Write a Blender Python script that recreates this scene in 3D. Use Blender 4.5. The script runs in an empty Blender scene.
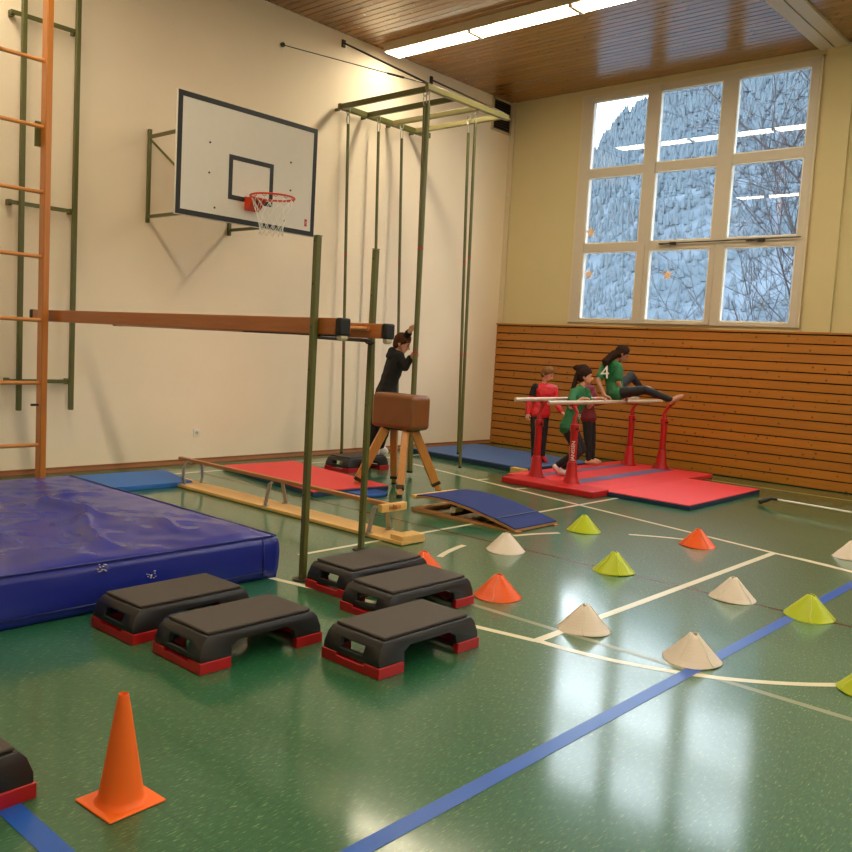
import bpy, bmesh, math, random
from mathutils import Vector, Matrix, noise
random.seed(7)
S = bpy.context.scene
COL = S.collection
PI = math.pi
V = Vector

# ------------------------------------------------------------ camera
F_PX, YAW, PIT, ROL = 872.38, -0.72646, -0.088237, 0.056642
CAM = V((9.41473, -12.36208, 1.6))
fw = V((math.sin(YAW)*math.cos(PIT), math.cos(YAW)*math.cos(PIT), math.sin(PIT)))
rt = V((math.cos(YAW), -math.sin(YAW), 0)); up = rt.cross(fw)
r2 = rt*math.cos(ROL)+up*math.sin(ROL); u2 = -rt*math.sin(ROL)+up*math.cos(ROL)
cd = bpy.data.cameras.new('camera'); cam = bpy.data.objects.new('camera', cd); COL.objects.link(cam)
m = Matrix((( r2.x, u2.x, -fw.x, CAM.x), (r2.y, u2.y, -fw.y, CAM.y), (r2.z, u2.z, -fw.z, CAM.z), (0, 0, 0, 1)))
cam.matrix_world = m
cd.sensor_width = 36; cd.lens = F_PX*36/852; cd.clip_end = 1000
S.camera = cam
# ------------------------------------------------------------ view, world, light
S.view_settings.view_transform = 'Standard'; S.view_settings.look = 'None'
S.view_settings.gamma = 1; S.view_settings.use_curve_mapping = False
S.view_settings.exposure = 0.26
SKY = 6.0           # overcast sky strength
LAMP = 25.0          # fluorescent diffusers
LAMP_COL = (1.0, .87, .62)
w = bpy.data.worlds.new('sky'); S.world = w; w.use_nodes = True
bg = w.node_tree.nodes['Background']; bg.inputs[0].default_value = (.86, .93, 1, 1); bg.inputs[1].default_value = SKY
try:
    S.cycles.max_bounces = 8; S.cycles.diffuse_bounces = 5; S.cycles.glossy_bounces = 4; S.cycles.transparent_max_bounces = 12
    S.cycles.use_denoising = True; S.cycles.sample_clamp_indirect = 6; S.cycles.caustics_reflective = False
except Exception: pass

# ------------------------------------------------------------ materials
def lin(c):
    return tuple(((x/255)/12.92 if x/255 <= .04045 else ((x/255+.055)/1.055)**2.4) for x in c)
class N:
    def __init__(s, name):
        s.m = bpy.data.materials.new(name); s.m.use_nodes = True; s.t = s.m.node_tree
        s.b = s.t.nodes['Principled BSDF']; s.out = s.t.nodes['Material Output']
    def n(s, typ, **k):
        x = s.t.nodes.new(typ)
        for a, v in k.items():
            if a == 'ins':
                for i, q in v.items(): x.inputs[i].default_value = q
            else: setattr(x, a, v)
        return x
    def l(s, a, b): s.t.links.new(a, b)
    def math(s, op, a, b=None, c=None):
        x = s.n('ShaderNodeMath', operation=op)
        for i, q in enumerate((a, b, c)):
            if q is None: continue
            if isinstance(q, (int, float)): x.inputs[i].default_value = q
            else: s.l(q, x.inputs[i])
        return x.outputs[0]
    def mix(s, f, a, b):
        x = s.n('ShaderNodeMix', data_type='RGBA')
        for i, q in ((0, f), (6, a), (7, b)):
            if isinstance(q, (int, float)): x.inputs[i].default_value = q
            elif isinstance(q, tuple): x.inputs[i].default_value = (*q, 1) if len(q) == 3 else q
            else: s.l(q, x.inputs[i])
        return x.outputs[2]
    def ramp(s, f, stops):
        x = s.n('ShaderNodeValToRGB'); e = x.color_ramp.elements
        e[0].position, e[0].color = stops[0][0], (*stops[0][1], 1)
        e[1].position, e[1].color = stops[1][0], (*stops[1][1], 1)
        for p_, c_ in stops[2:]:
            q = e.new(p_); q.color = (*c_, 1)
        s.l(f, x.inputs[0]); return x.outputs[0]
    def coords(s, scale=(1, 1, 1), rot=(0, 0, 0)):
        tc = s.n('ShaderNodeTexCoord'); mp = s.n('ShaderNodeMapping')
        mp.inputs['Scale'].default_value = scale; mp.inputs['Rotation'].default_value = rot
        s.l(tc.outputs['Object'], mp.inputs[0]); return mp.outputs[0]
    def noise(s, vec, scale=5, detail=3, rough=.5, dist=0):
        x = s.n('ShaderNodeTexNoise'); x.inputs['Scale'].default_value = scale; x.inputs['Detail'].default_value = detail
        x.inputs['Roughness'].default_value = rough; x.inputs['Distortion'].default_value = dist
        s.l(vec, x.inputs['Vector']); return x.outputs[0]
    def bump(s, h, strength=.2, dist=.01):
        x = s.n('ShaderNodeBump'); x.inputs['Strength'].default_value = strength; x.inputs['Distance'].default_value = dist
        s.l(h, x.inputs['Height']); s.l(x.outputs[0], s.b.inputs['Normal'])
def plain(name, rgb, rough=.5, metal=0, var=.12, scale=12, bump=0, bscale=60, spec=.5, **k):
    a = N(name); c = lin(rgb); v = a.coords()
    f = a.noise(v, scale, 3)
    a.l(a.mix(f, tuple(x*(1-var) for x in c), tuple(min(1, x*(1+var)) for x in c)), a.b.inputs['Base Color'])
    a.b.inputs['Roughness'].default_value = rough; a.b.inputs['Metallic'].default_value = metal
    a.b.inputs['Specular IOR Level'].default_value = spec
    if bump: a.bump(a.noise(v, bscale, 2), bump, .004)
    for q, x in k.items(): a.b.inputs[q.replace('_', ' ')].default_value = x
    return a.m
def wood(name, c1, c2, axis=0, rough=.35, knots=0, width=0, waxis=1, coat=0, grain=1.0, plankvar=.25):
    """axis: grain direction; width: board width along waxis (0 = one board)"""
    a = N(name); c1, c2 = lin(c1), lin(c2)
    tc = a.n('ShaderNodeTexCoord'); sep = a.n('ShaderNodeSeparateXYZ'); a.l(tc.outputs['Object'], sep.inputs[0])
    off = None
    if width:
        idx = a.math('FLOOR', a.math('DIVIDE', sep.outputs[waxis], width))
        wn = a.n('ShaderNodeTexWhiteNoise', noise_dimensions='1D'); a.l(idx, wn.inputs['W'])
        off = wn.outputs[0]
    cmb = a.n('ShaderNodeCombineXYZ')
    for i in range(3):
        src = sep.outputs[i]
        if i == axis and off is not None: src = a.math('MULTIPLY_ADD', off, 37.0, src)
        a.l(src, cmb.inputs[i])
    mp = a.n('ShaderNodeMapping'); sc = [14*grain]*3; sc[axis] = .8*grain; mp.inputs['Scale'].default_value = sc
    a.l(cmb.outputs[0], mp.inputs[0])
    g = a.noise(mp.outputs[0], 3, 5, .6, .6)
    col = a.mix(g, c1, c2)
    if off is not None:
        col = a.mix(a.math('MULTIPLY', off, plankvar), col, tuple(x*.45 for x in c1))
    if knots:
        sp2 = a.n('ShaderNodeSeparateXYZ'); a.l(cmb.outputs[0], sp2.inputs[0])
        c2 = a.n('ShaderNodeCombineXYZ'); a.l(sp2.outputs[axis], c2.inputs[0]); a.l(sp2.outputs[waxis], c2.inputs[1])
        vo = a.n('ShaderNodeTexVoronoi', voronoi_dimensions='2D'); vo.inputs['Scale'].default_value = knots
        a.l(c2.outputs[0], vo.inputs['Vector'])
        sc3 = a.n('ShaderNodeSeparateXYZ'); a.l(vo.outputs['Color'], sc3.inputs[0])
        rad = a.math('MULTIPLY', sc3.outputs[0], .13)
        k = a.math('SMOOTH_MIN', a.math('MAXIMUM', a.math('MULTIPLY', a.math('SUBTRACT', rad, vo.outputs['Distance']), 30.0), 0.0), .9, .1)
        col = a.mix(k, col, tuple(x*.3 for x in c1))
    a.l(col, a.b.inputs['Base Color']); a.b.inputs['Roughness'].default_value = rough
    a.b.inputs['Coat Weight'].default_value = coat; a.b.inputs['Coat Roughness'].default_value = .22
    a.bump(g, .08, .003)
    return a.m

def floor_mat():
    a = N('green_linoleum'); v = a.coords()
    big = a.noise(v, .7, 3)
    base = a.mix(big, lin((24, 88, 56)), lin((38, 104, 69)))
    st = a.noise(a.coords((150, 26, 1), (0, 0, .2)), 1.0, 3, .6)
    mr = a.n('ShaderNodeMapRange'); mr.inputs[1].default_value = .58; mr.inputs[2].default_value = .74; mr.inputs[4].default_value = .85
    a.l(st, mr.inputs[0])
    mk = a.n('ShaderNodeMapRange'); mk.inputs[1].default_value = .46; mk.inputs[2].default_value = .30; mk.inputs[4].default_value = .8
    a.l(st, mk.inputs[0])
    base = a.mix(mk.outputs[0], base, lin((26, 66, 34)))
    base = a.mix(mr.outputs[0], base, lin((140, 176, 112)))
    # sheet seams
    br = a.n('ShaderNodeTexBrick'); a.l(a.coords((1, 1, 1), (0, 0, PI/4*0)), br.inputs[0])
    br.inputs['Color1'].default_value = (0, 0, 0, 1); br.inputs['Color2'].default_value = (0, 0, 0, 1); br.inputs['Mortar'].default_value = (1, 1, 1, 1)
    br.inputs['Scale'].default_value = 1; br.inputs['Mortar Size'].default_value = .003; br.inputs['Brick Width'].default_value = 1.2; br.inputs['Row Height'].default_value = .6
    base = a.mix(a.math('MULTIPLY', br.outputs[0], .35), base, lin((25, 50, 35)))
    a.l(base, a.b.inputs['Base Color'])
    r = a.noise(v, 3, 4); mr2 = a.n('ShaderNodeMapRange'); mr2.inputs[3].default_value = .07; mr2.inputs[4].default_value = .17
    a.l(r, mr2.inputs[0]); a.l(mr2.outputs[0], a.b.inputs['Coat Roughness']); a.b.inputs['Coat Weight'].default_value = .9; a.b.inputs['Coat IOR'].default_value = 1.55; a.b.inputs['Roughness'].default_value = .42
    a.b.inputs['Specular IOR Level'].default_value = .3
    a.bump(st, .15, .002)
    cb = a.n('ShaderNodeBump'); cb.inputs['Strength'].default_value = .03; cb.inputs['Distance'].default_value = .002
    a.l(st, cb.inputs['Height']); a.l(cb.outputs[0], a.b.inputs['Coat Normal'])
    return a.m

M = {}
M['floor'] = floor_mat()
def wallm(name, c, sc=(1, 1, 1)):
    a = N(name); v = a.coords(); c = lin(c)
    f = a.noise(v, 1.1, 4); a.l(a.mix(f, tuple(x*.93 for x in c), tuple(min(1, x*1.05) for x in c)), a.b.inputs['Base Color'])
    a.b.inputs['Roughness'].default_value = .75
    a.bump(a.noise(a.coords((30, 30, 8)), 3, 4, .6), .25, .006); return a.m
M['wall'] = wallm('cream_plaster', (246, 230, 206))
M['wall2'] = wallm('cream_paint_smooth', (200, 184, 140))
M['ceil'] = wood('ceiling_boards', (178, 126, 60), (132, 86, 36), 0, .24, 5.5, .12, 1, .6, plankvar=.45)
M['wains'] = wood('wainscot_boards', (196, 126, 38), (156, 92, 22), 0, .40, 6.5, .1325, 2, .15, plankvar=.3)
M['darkgap'] = plain('dark_gap', (38, 22, 14), .9)
M['base'] = wood('baseboard_wood', (150, 98, 58), (116, 70, 38), 1, .5)
M['trim'] = plain('beige_lacquer', (206, 190, 160), .45, var=.04)
M['winframe'] = plain('window_frame_paint', (196, 184, 166), .4, var=.04)
M['white'] = plain('white_paint', (236, 234, 228), .4, var=.03)
M['bboard'] = plain('backboard_white', (214, 206, 196), .3, var=.03)
M['black'] = plain('black_paint', (13, 12, 13), .5, var=.1)
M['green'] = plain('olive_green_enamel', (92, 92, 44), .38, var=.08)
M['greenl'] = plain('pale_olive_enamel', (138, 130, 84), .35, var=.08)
M['steel'] = plain('galvanised_steel', (170, 168, 160), .35, .8)
M['darksteel'] = plain('dark_steel', (60, 54, 46), .4, .6)
M['wladder'] = wood('ladder_wood', (204, 126, 42), (172, 98, 28), 2, .35, coat=.3)
M['wrung'] = wood('rung_wood', (214, 150, 84), (180, 112, 52), 1, .35, coat=.3)
M['beam'] = wood('beam_wood', (188, 110, 48), (146, 78, 28), 0, .35, coat=.3)
M['bench'] = wood('bench_wood', (240, 196, 124), (222, 170, 96), 0, .4)
M['benchrail'] = wood('bench_rail_wood', (206, 146, 88), (172, 108, 58), 0, .4)
M['leg'] = wood('ash_leg_wood', (214, 148, 70), (180, 110, 44), 2, .38, coat=.2)
M['ply'] = wood('plywood', (190, 140, 88), (150, 102, 60), 0, .45)
M['leather'] = plain('brown_leather', (128, 76, 38), .32, var=.18, scale=6, bump=.25, bscale=90)
M['leatherend'] = plain('brown_leather_end', (128, 72, 46), .28, var=.1, scale=6, bump=.2, bscale=90)
M['matblue'] = plain('blue_vinyl', (34, 46, 150), .27, var=.12, scale=3, bump=.12, bscale=25)
M['matseam'] = plain('blue_vinyl_seam', (28, 36, 120), .45)
M['carpet'] = plain('navy_carpet', (26, 46, 112), .9, var=.12, scale=40, bump=.4, bscale=300)
M['matteal'] = plain('blue_grey_mat', (62, 96, 150), .6, var=.06, bump=.2, bscale=200)
M['matside'] = plain('dark_blue_side', (30, 52, 84), .5)
M['matcyan'] = plain('bright_blue_mat', (34, 104, 190), .55, var=.06, bump=.2, bscale=200)
M['thinblue'] = plain('cobalt_foam', (26, 88, 178), .55, var=.08, bump=.2, bscale=200)
M['matred'] = plain('red_mat', (226, 56, 60), .55, var=.05, bump=.25, bscale=220)
M['red'] = plain('red_enamel', (176, 14, 24), .3, var=.06)
M['redvel'] = plain('red_vinyl', (196, 26, 34), .4, var=.06)
M['stripe'] = plain('lilac_velcro', (112, 98, 136), .7)
M['railw'] = plain('bar_rail_pale_wood', (196, 178, 156), .3, var=.06)
M['blkpl'] = plain('black_plastic', (34, 32, 36), .38, var=.08, bump=.1, bscale=300)
M['pad'] = plain('charcoal_rubber_pad', (72, 64, 60), .7, var=.06, scale=30, bump=.5, bscale=350)
M['redpl'] = plain('red_plastic', (178, 22, 30), .38, var=.06)
M['rimo'] = plain('rim_enamel', (214, 62, 24), .35)
M['orange'] = plain('orange_rubber', (255, 112, 30), .5, var=.05, Subsurface_Weight=.0)
def conem(name, c):
    a = N(name); c = lin(c); a.b.inputs['Base Color'].default_value = (*c, 1)
    a.b.inputs['Roughness'].default_value = .35
    v = a.coords(); sp = a.n('ShaderNodeSeparateXYZ'); a.l(v, sp.inputs[0])
    wv = a.math('SINE', a.math('MULTIPLY', sp.outputs[2], 420)); a.bump(wv, .12, .002)
    tr = a.n('ShaderNodeBsdfTranslucent'); tr.inputs[0].default_value = (*c, 1)
    mx = a.n('ShaderNodeMixShader'); mx.inputs[0].default_value = .3
    a.l(a.b.outputs[0], mx.inputs[1]); a.l(tr.outputs[0], mx.inputs[2]); a.l(mx.outputs[0], a.out.inputs[0])
    return a.m
M['c_orange'] = conem('orange_cone_plastic', (255, 108, 36))
M['c_white'] = conem('white_cone_plastic', (248, 236, 226))
M['c_yellow'] = conem('lime_cone_plastic', (208, 222, 40))
M['skin'] = plain('skin', (206, 150, 122), .5, var=.05)
M['skin2'] = plain('skin_tan', (176, 122, 96), .5, var=.05)
M['hair_br'] = plain('brown_hair', (82, 52, 34), .9, spec=.1, var=.3, scale=60, bump=.4, bscale=150)
M['hair_dk'] = plain('dark_brown_hair', (48, 32, 26), .9, spec=.1, var=.3, scale=60, bump=.4, bscale=150)
M['hair_bl'] = plain('sandy_hair', (128, 92, 58), .9, spec=.1, var=.3, scale=60, bump=.4, bscale=150)
M['c_black'] = plain('black_cotton', (18, 18, 20), .85, var=.2, scale=15, bump=.3, bscale=60)
M['c_dark'] = plain('navy_black_tights', (22, 22, 28), .75, var=.2, scale=15)
M['c_red'] = plain('red_tracksuit', (206, 26, 40), .55, var=.1, scale=15, bump=.3, bscale=50)
M['c_green'] = plain('green_jersey', (22, 106, 60), .6, var=.15, scale=15, bump=.3, bscale=50)
M['c_maroon'] = plain('maroon_cotton', (112, 26, 36), .8, var=.15)
M['eye'] = plain('eye_dark', (30, 22, 18), .2)
M['lip'] = plain('lips', (176, 92, 84), .5)
M['shoe'] = plain('white_pink_shoe', (226, 216, 222), .5, var=.2, scale=25)
M['line_w'] = plain('white_line_paint', (226, 222, 196), .22, var=.08, scale=8)
M['line_g'] = plain('grey_line_paint', (150, 160, 140), .22, var=.08, scale=8)
M['line_b'] = plain('blue_line_tape', (6, 88, 190), .3, var=.15, scale=8)
M['line_r'] = plain('maroon_line_paint', (92, 52, 46), .22, var=.1, scale=8)
M['line_y'] = plain('yellowed_line_paint', (206, 186, 112), .25, var=.1, scale=8)
M['foil'] = plain('star_paper', (244, 206, 176), .7)
lm = N('fluorescent_diffuser'); lm.b.inputs['Base Color'].default_value = (.8, .8, .78, 1)
lm.b.inputs['Emission Color'].default_value = (*LAMP_COL, 1); lm.b.inputs['Emission Strength'].default_value = LAMP; M['lamp'] = lm.m
gm = N('window_glass'); tr = gm.n('ShaderNodeBsdfTransparent'); tr.inputs[0].default_value = (.93, .97, .98, 1)
gl = gm.n('ShaderNodeBsdfGlossy'); gl.inputs['Roughness'].default_value = .0
fr = gm.n('ShaderNodeFresnel'); fr.inputs[0].default_value = 1.55; mx = gm.n('ShaderNodeMixShader')
gm.l(gm.math('MULTIPLY', fr.outputs[0], 1.4), mx.inputs[0]); gm.l(tr.outputs[0], mx.inputs[1]); gm.l(gl.outputs[0], mx.inputs[2]); gm.l(mx.outputs[0], gm.out.inputs[0]); M['glass'] = gm.m

# ------------------------------------------------------------ mesh helpers
def B(): return bmesh.new()
def box(bm, a, b, rot=None, piv=None):
    a, b = V(a), V(b); c = (a+b)/2; s = b-a
    mt = Matrix.Translation(c) @ Matrix.Diagonal((abs(s.x), abs(s.y), abs(s.z), 1))
    if rot is not None:
        pv = V(piv) if piv is not None else c
        mt = Matrix.Translation(pv) @ rot.to_4x4() @ Matrix.Translation(-pv) @ mt
    bmesh.ops.create_cube(bm, size=1, matrix=mt); return bm
def frame(d):
    d = d.normalized(); h = V((0, 0, 1)) if abs(d.z) < .95 else V((1, 0, 0))
    x = d.cross(h).normalized(); y = d.cross(x).normalized(); return x, y, d
def cyl(bm, a, b, r1, r2=None, n=16, cap=True):
    a, b = V(a), V(b); r2 = r1 if r2 is None else r2; x, y, d = frame(b-a)
    A = [bm.verts.new(a+(x*math.cos(t)+y*math.sin(t))*r1) for t in [2*PI*i/n for i in range(n)]]
    Bv = [bm.verts.new(b+(x*math.cos(t)+y*math.sin(t))*r2) for t in [2*PI*i/n for i in range(n)]]
    for i in range(n): bm.faces.new((A[i], Bv[i], Bv[(i+1) % n], A[(i+1) % n]))
    if cap: bm.faces.new(A); bm.faces.new(Bv[::-1])
    return bm
def tube(bm, pts, r, n=10, closed=False, taper=None):
    pts = [V(p) for p in pts]; rings = []; L = len(pts); px = None
    for i, p in enumerate(pts):
        if closed: t = pts[(i+1) % L]-pts[i-1]
        else: t = pts[min(i+1, L-1)]-pts[max(i-1, 0)]
        t.normalize()
        if px is None: x, y, _ = frame(t)
        else:
            x = (px - t*px.dot(t)).normalized(); y = t.cross(x)
        px = x; rr = r if taper is None else taper[i]
        rings.append([bm.verts.new(p+(x*math.cos(q)+y*math.sin(q))*rr) for q in [2*PI*k/n for k in range(n)]])
    for i in range(L if closed else L-1):
        a, b = rings[i], rings[(i+1) % L]
        for k in range(n): bm.faces.new((a[k], a[(k+1) % n], b[(k+1) % n], b[k]))
    if not closed: bm.faces.new(rings[0][::-1]); bm.faces.new(rings[-1])
    return bm
def lathe(bm, prof, n=32, c=(0, 0, 0)):
    c = V(c); rings = []
    for r, z in prof: rings.append([bm.verts.new(c+V((r*math.cos(2*PI*k/n), r*math.sin(2*PI*k/n), z))) for k in range(n)])
    for i in range(len(rings)-1):
        for k in range(n): bm.faces.new((rings[i][k], rings[i][(k+1) % n], rings[i+1][(k+1) % n], rings[i+1][k]))
    return bm
def prism(bm, poly, ax, a, b):
    """poly of 2-tuples in the plane normal to axis ax, extruded from a to b"""
    def P(q, t):
        q = list(q); q.insert(ax, t); return V(q)
    A = [bm.verts.new(P(q, a)) for q in poly]; Bv = [bm.verts.new(P(q, b)) for q in poly]; n = len(poly)
    bm.faces.new(A); bm.faces.new(Bv[::-1])
    for i in range(n): bm.faces.new((A[i], A[(i+1) % n], Bv[(i+1) % n], Bv[i]))
    return bm
def hull(bm, sph, seg=10):
    """convex hull of spheres [(centre, r or (rx,ry,rz))]"""
    t = B()
    for c, r in sph:
        s = Matrix.Diagonal((*((r, r, r) if isinstance(r, (int, float)) else r), 1))
        bmesh.ops.create_uvsphere(t, u_segments=seg, v_segments=max(6, seg*2//3), radius=1, matrix=Matrix.Translation(V(c)) @ s)
    res = bmesh.ops.convex_hull(t, input=t.verts[:])
    dele = [g for g in t.verts if not g.link_faces] + []
    junk = list({g for g in res['geom_interior'] if isinstance(g, bmesh.types.BMVert)} | set(dele))
    bmesh.ops.delete(t, geom=junk, context='VERTS')
    # keep only hull faces
    hf = {g for g in res['geom'] if isinstance(g, bmesh.types.BMFace)}
    bad = [f for f in t.faces if f not in hf]
    bmesh.ops.delete(t, geom=bad, context='FACES_ONLY')
    me = bpy.data.meshes.new('tmp'); t.to_mesh(me); t.free(); bm.from_mesh(me); bpy.data.meshes.remove(me)
    return bm
def obj(name, bm, mat, parent=None, smooth=False, bevel=0, seg=2, world=True, mods=None, subd=0, angle=None):
    """link bm as ONE mesh object; with world=True its coordinates are world ones and are moved into the parent's frame"""
    bmesh.ops.recalc_face_normals(bm, faces=bm.faces[:])
    if parent is not None and world:
        bmesh.ops.translate(bm, verts=bm.verts[:], vec=-rootpos(parent))
    me = bpy.data.meshes.new(name); bm.to_mesh(me); bm.free()
    o = bpy.data.objects.new(name, me); COL.objects.link(o)
    for mm in (mat if isinstance(mat, list) else [mat]): me.materials.append(M[mm] if isinstance(mm, str) else mm)
    if parent is not None: o.parent = parent
    if bevel:
        b = o.modifiers.new('bevel', 'BEVEL'); b.width = bevel; b.segments = seg; b.limit_method = 'ANGLE'; b.angle_limit = .6
    if subd:
        b = o.modifiers.new('sub', 'SUBSURF'); b.levels = b.render_levels = subd
    if mods: mods(o)
    if smooth or bevel:
        for p in me.polygons: p.use_smooth = True
        if not subd and not smooth == 'all':
            me.set_sharp_from_angle(angle=angle or .7)
    return o
def rootpos(p):
    v = V((0, 0, 0))
    while p is not None: v += p.location; p = p.parent
    return v
def bake(o):
    dg = bpy.context.evaluated_depsgraph_get(); dg.update()
    me = bpy.data.meshes.new_from_object(o.evaluated_get(dg)); old = o.data
    o.modifiers.clear(); o.data = me; me.name = o.name; return o
def tag(o, label=None, cat=None, group=None, kind=None):
    for k, v in (('label', label), ('category', cat), ('group', group), ('kind', kind)):
        if v: o[k] = v
    return o
def thing(name, label, cat, loc=(0, 0, 0), rz=0, group=None):
    o = bpy.data.objects.new(name, None); COL.objects.link(o); o.location = loc; o.rotation_euler = (0, 0, rz); o.empty_display_size = .1
    return tag(o, label, cat, group)
def struct(name, bm, mat, parent=None, **k):
    o = obj(name, bm, mat, parent, **k); o['kind'] = 'structure'; return o
def dup(o, parent=None):
    c = o.copy(); COL.objects.link(c)
    if parent is not None: c.parent = parent
    for ch in list(o.children): dup(ch, c)
    return c
def copy_thing(src, loc, rz, label):
    c = dup(src); c.location = loc; c.rotation_euler = (0, 0, rz); c['label'] = label; return c
def text(name, s, size, mat, parent, loc, xdir, updir, ext=.0015):
    cu = bpy.data.curves.new(name, 'FONT'); cu.body = s; cu.size = size; cu.extrude = ext; cu.align_x = 'CENTER'; cu.align_y = 'CENTER'
    t = bpy.data.objects.new(name, cu); COL.objects.link(t)
    dg = bpy.context.evaluated_depsgraph_get(); dg.update()
    me = bpy.data.meshes.new_from_object(t.evaluated_get(dg)); bpy.data.objects.remove(t)
    x = V(xdir).normalized(); y = V(updir).normalized(); z = x.cross(y).normalized(); y = z.cross(x)
    R = Matrix(((x.x, y.x, z.x), (x.y, y.y, z.y), (x.z, y.z, z.z))).to_4x4()
    me.transform(Matrix.Translation(V(loc)-(rootpos(parent) if parent else V((0, 0, 0)))) @ R)
    me.materials.clear(); me.materials.append(M[mat])
    o = bpy.data.objects.new(name, me); COL.objects.link(o)
    if parent: o.parent = parent
    return o

# ------------------------------------------------------------ room shell
XR, YN, H, W = 24.0, -13.05, 5.89, 2.12
bm = B(); box(bm, (-.3, YN-.3, -.15), (XR+.3, .35, 0)); floor = struct('floor', bm, 'floor')
def seg(name, a, b, wd, mat, z=.0012):
    a, b = V((*a, 0)), V((*b, 0)); d = (b-a).normalized(); n = V((-d.y, d.x, 0))*wd/2
    bm = B(); vs = [bm.verts.new(p+V((0, 0, z))) for p in (a-n, b-n, b+n, a+n)]; bm.faces.new(vs)
    return struct(name, bm, mat, floor)
def arc(name, c, r, t0, t1, wd, mat, z=.0014):
    bm = B(); n = max(6, int(abs(t1-t0)/.04)); pr = None
    for i in range(n+1):
        t = t0+(t1-t0)*i/n; q = [bm.verts.new((c[0]+(r+s)*math.cos(t), c[1]+(r+s)*math.sin(t), z)) for s in (-wd/2, wd/2)]
        if pr: bm.faces.new((pr[0], pr[1], q[1], q[0]))
        pr = q
    return struct(name, bm, mat, floor)
seg('key_line', (.66, -3.34), (7.0-.25, -4.71), .05, 'line_w')
seg('key_line', (6.75, -4.71), (9.5, -5.30), .045, 'line_w', .0011)
seg('key_line', (.95, -9.46), (6.75, -8.33), .05, 'line_w')
seg('free_throw_line', (6.75, -8.35), (6.75, -4.69), .055, 'line_w', .0016)
arc('free_throw_arc', (6.75, -6.52), 1.80, -PI/2, PI/2, .05, 'line_w')
for k in range(4):
    t0 = math.radians(114.5+k*37.3); arc('dashed_arc', (6.75, -6.52), 1.80, t0, t0+math.radians(16), .05, 'line_w')
seg('sideline', (.6, -.66), (20, -.66), .045, 'line_y')
seg('baseline', (.66, -12.4), (.66, -.66), .05, 'line_w')
seg('court_line', (4.45, -8.13), (4.45, -.9), .04, 'line_w', .001)
seg('badminton_line', (5.7, -8.07), (16, -8.07), .045, 'line_g', .0011)
seg('centre_line', (.7, -6.52), (16, -6.46), .03, 'line_r', .001)
seg('blue_court_line', (7.555, -11.2), (7.555, -1.6), .072, 'line_b', .002)
seg('blue_court_line', (5.2, -11.16), (7.55, -11.16), .08, 'line_b', .0022)
for x_, y_ in ((2.72, -3.79), (3.42, -3.94)): seg('key_tick', (x_, y_), (x_+.03, y_+.17), .05, 'line_w', .0017)

bm = B(); box(bm, (-.3, YN-.3, 0), (0, .3, H+.3)); struct('wall_left', bm, 'wall')
bm = B(); box(bm, (0, YN-.3, 0), (XR, YN, H+.3)); struct('wall_near', bm, 'wall')
bm = B(); box(bm, (XR, YN-.3, 0), (XR+.3, .3, H+.3)); struct('wall_right', bm, 'wall')
WX0, WX1, WZ0, WZ1 = 1.47, 5.14, 2.17, 5.77
bays = [0, 5.36, 10.72, 16.08]
bm = B(); box(bm, (0, 0, 0), (XR, .3, WZ0)); box(bm, (0, 0, WZ1), (XR, .3, H+.3))
px_ = 0
for d_ in bays:
    box(bm, (px_, 0, WZ0), (WX0+d_, .3, WZ1)); px_ = WX1+d_
box(bm, (px_, 0, WZ0), (XR, .3, WZ1)); struct('wall_back', bm, 'wall2')
# ceiling: slab and boards
bm = B(); box(bm, (0, YN, H+.02), (XR, 0, H+.3)); ceil = struct('ceiling', bm, 'darkgap')
bm = B(); y = -.005
while y > YN+.1:
    box(bm, (0.005, y-.108, H), (XR, y, H+.018)); y -= .12
struct('ceiling_boards', bm, 'ceil', ceil, bevel=.003, seg=1)
bm = B(); box(bm, (5.12, YN, H-.035), (5.295, -.01, H)); box(bm, (5.315, YN, H-.035), (5.49, -.01, H)); struct('trim_1', bm, 'trim')
# wainscot boards
bm = B(); box(bm, (.0, -.022, 0.0), (XR, -.001, W-.03)); wn_ = struct('trim_2', bm, 'darkgap')
bm = B(); z = .012
for k in range(16):
    z1 = .02+(W-.05)*(k+1)/16; box(bm, (.004, -.045, z), (XR, -.0225, z1-.016)); z = z1
struct('cladding_boards', bm, 'wains', wn_, bevel=.003, seg=1)
bm = B(); box(bm, (0, -.062, W-.03), (XR, -.0005, W-.003)); struct('cladding_cap', bm, 'wains', wn_, bevel=.003)
bm = B(); box(bm, (.001, YN, 0.001), (.02, -.062, .06)); struct('baseboard_left', bm, 'base', bevel=.004)
bm = B(); prism(bm, [(.02, .001), (.075, .001), (.075, .012), (.02, .04)], 1, YN, -.09); struct('trim_3', bm, 'base')
bm = B(); box(bm, (.0005, -.03, W), (.10, -.0005, H-.001)); struct('trim_4', bm, 'trim')
bm = B()
for d_ in bays[:4]: box(bm, (WX1+.08+d_, -.05, W), (WX1+.44+d_, -.0005, H-.002))
struct('trim_5', bm, 'wall2')

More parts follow.
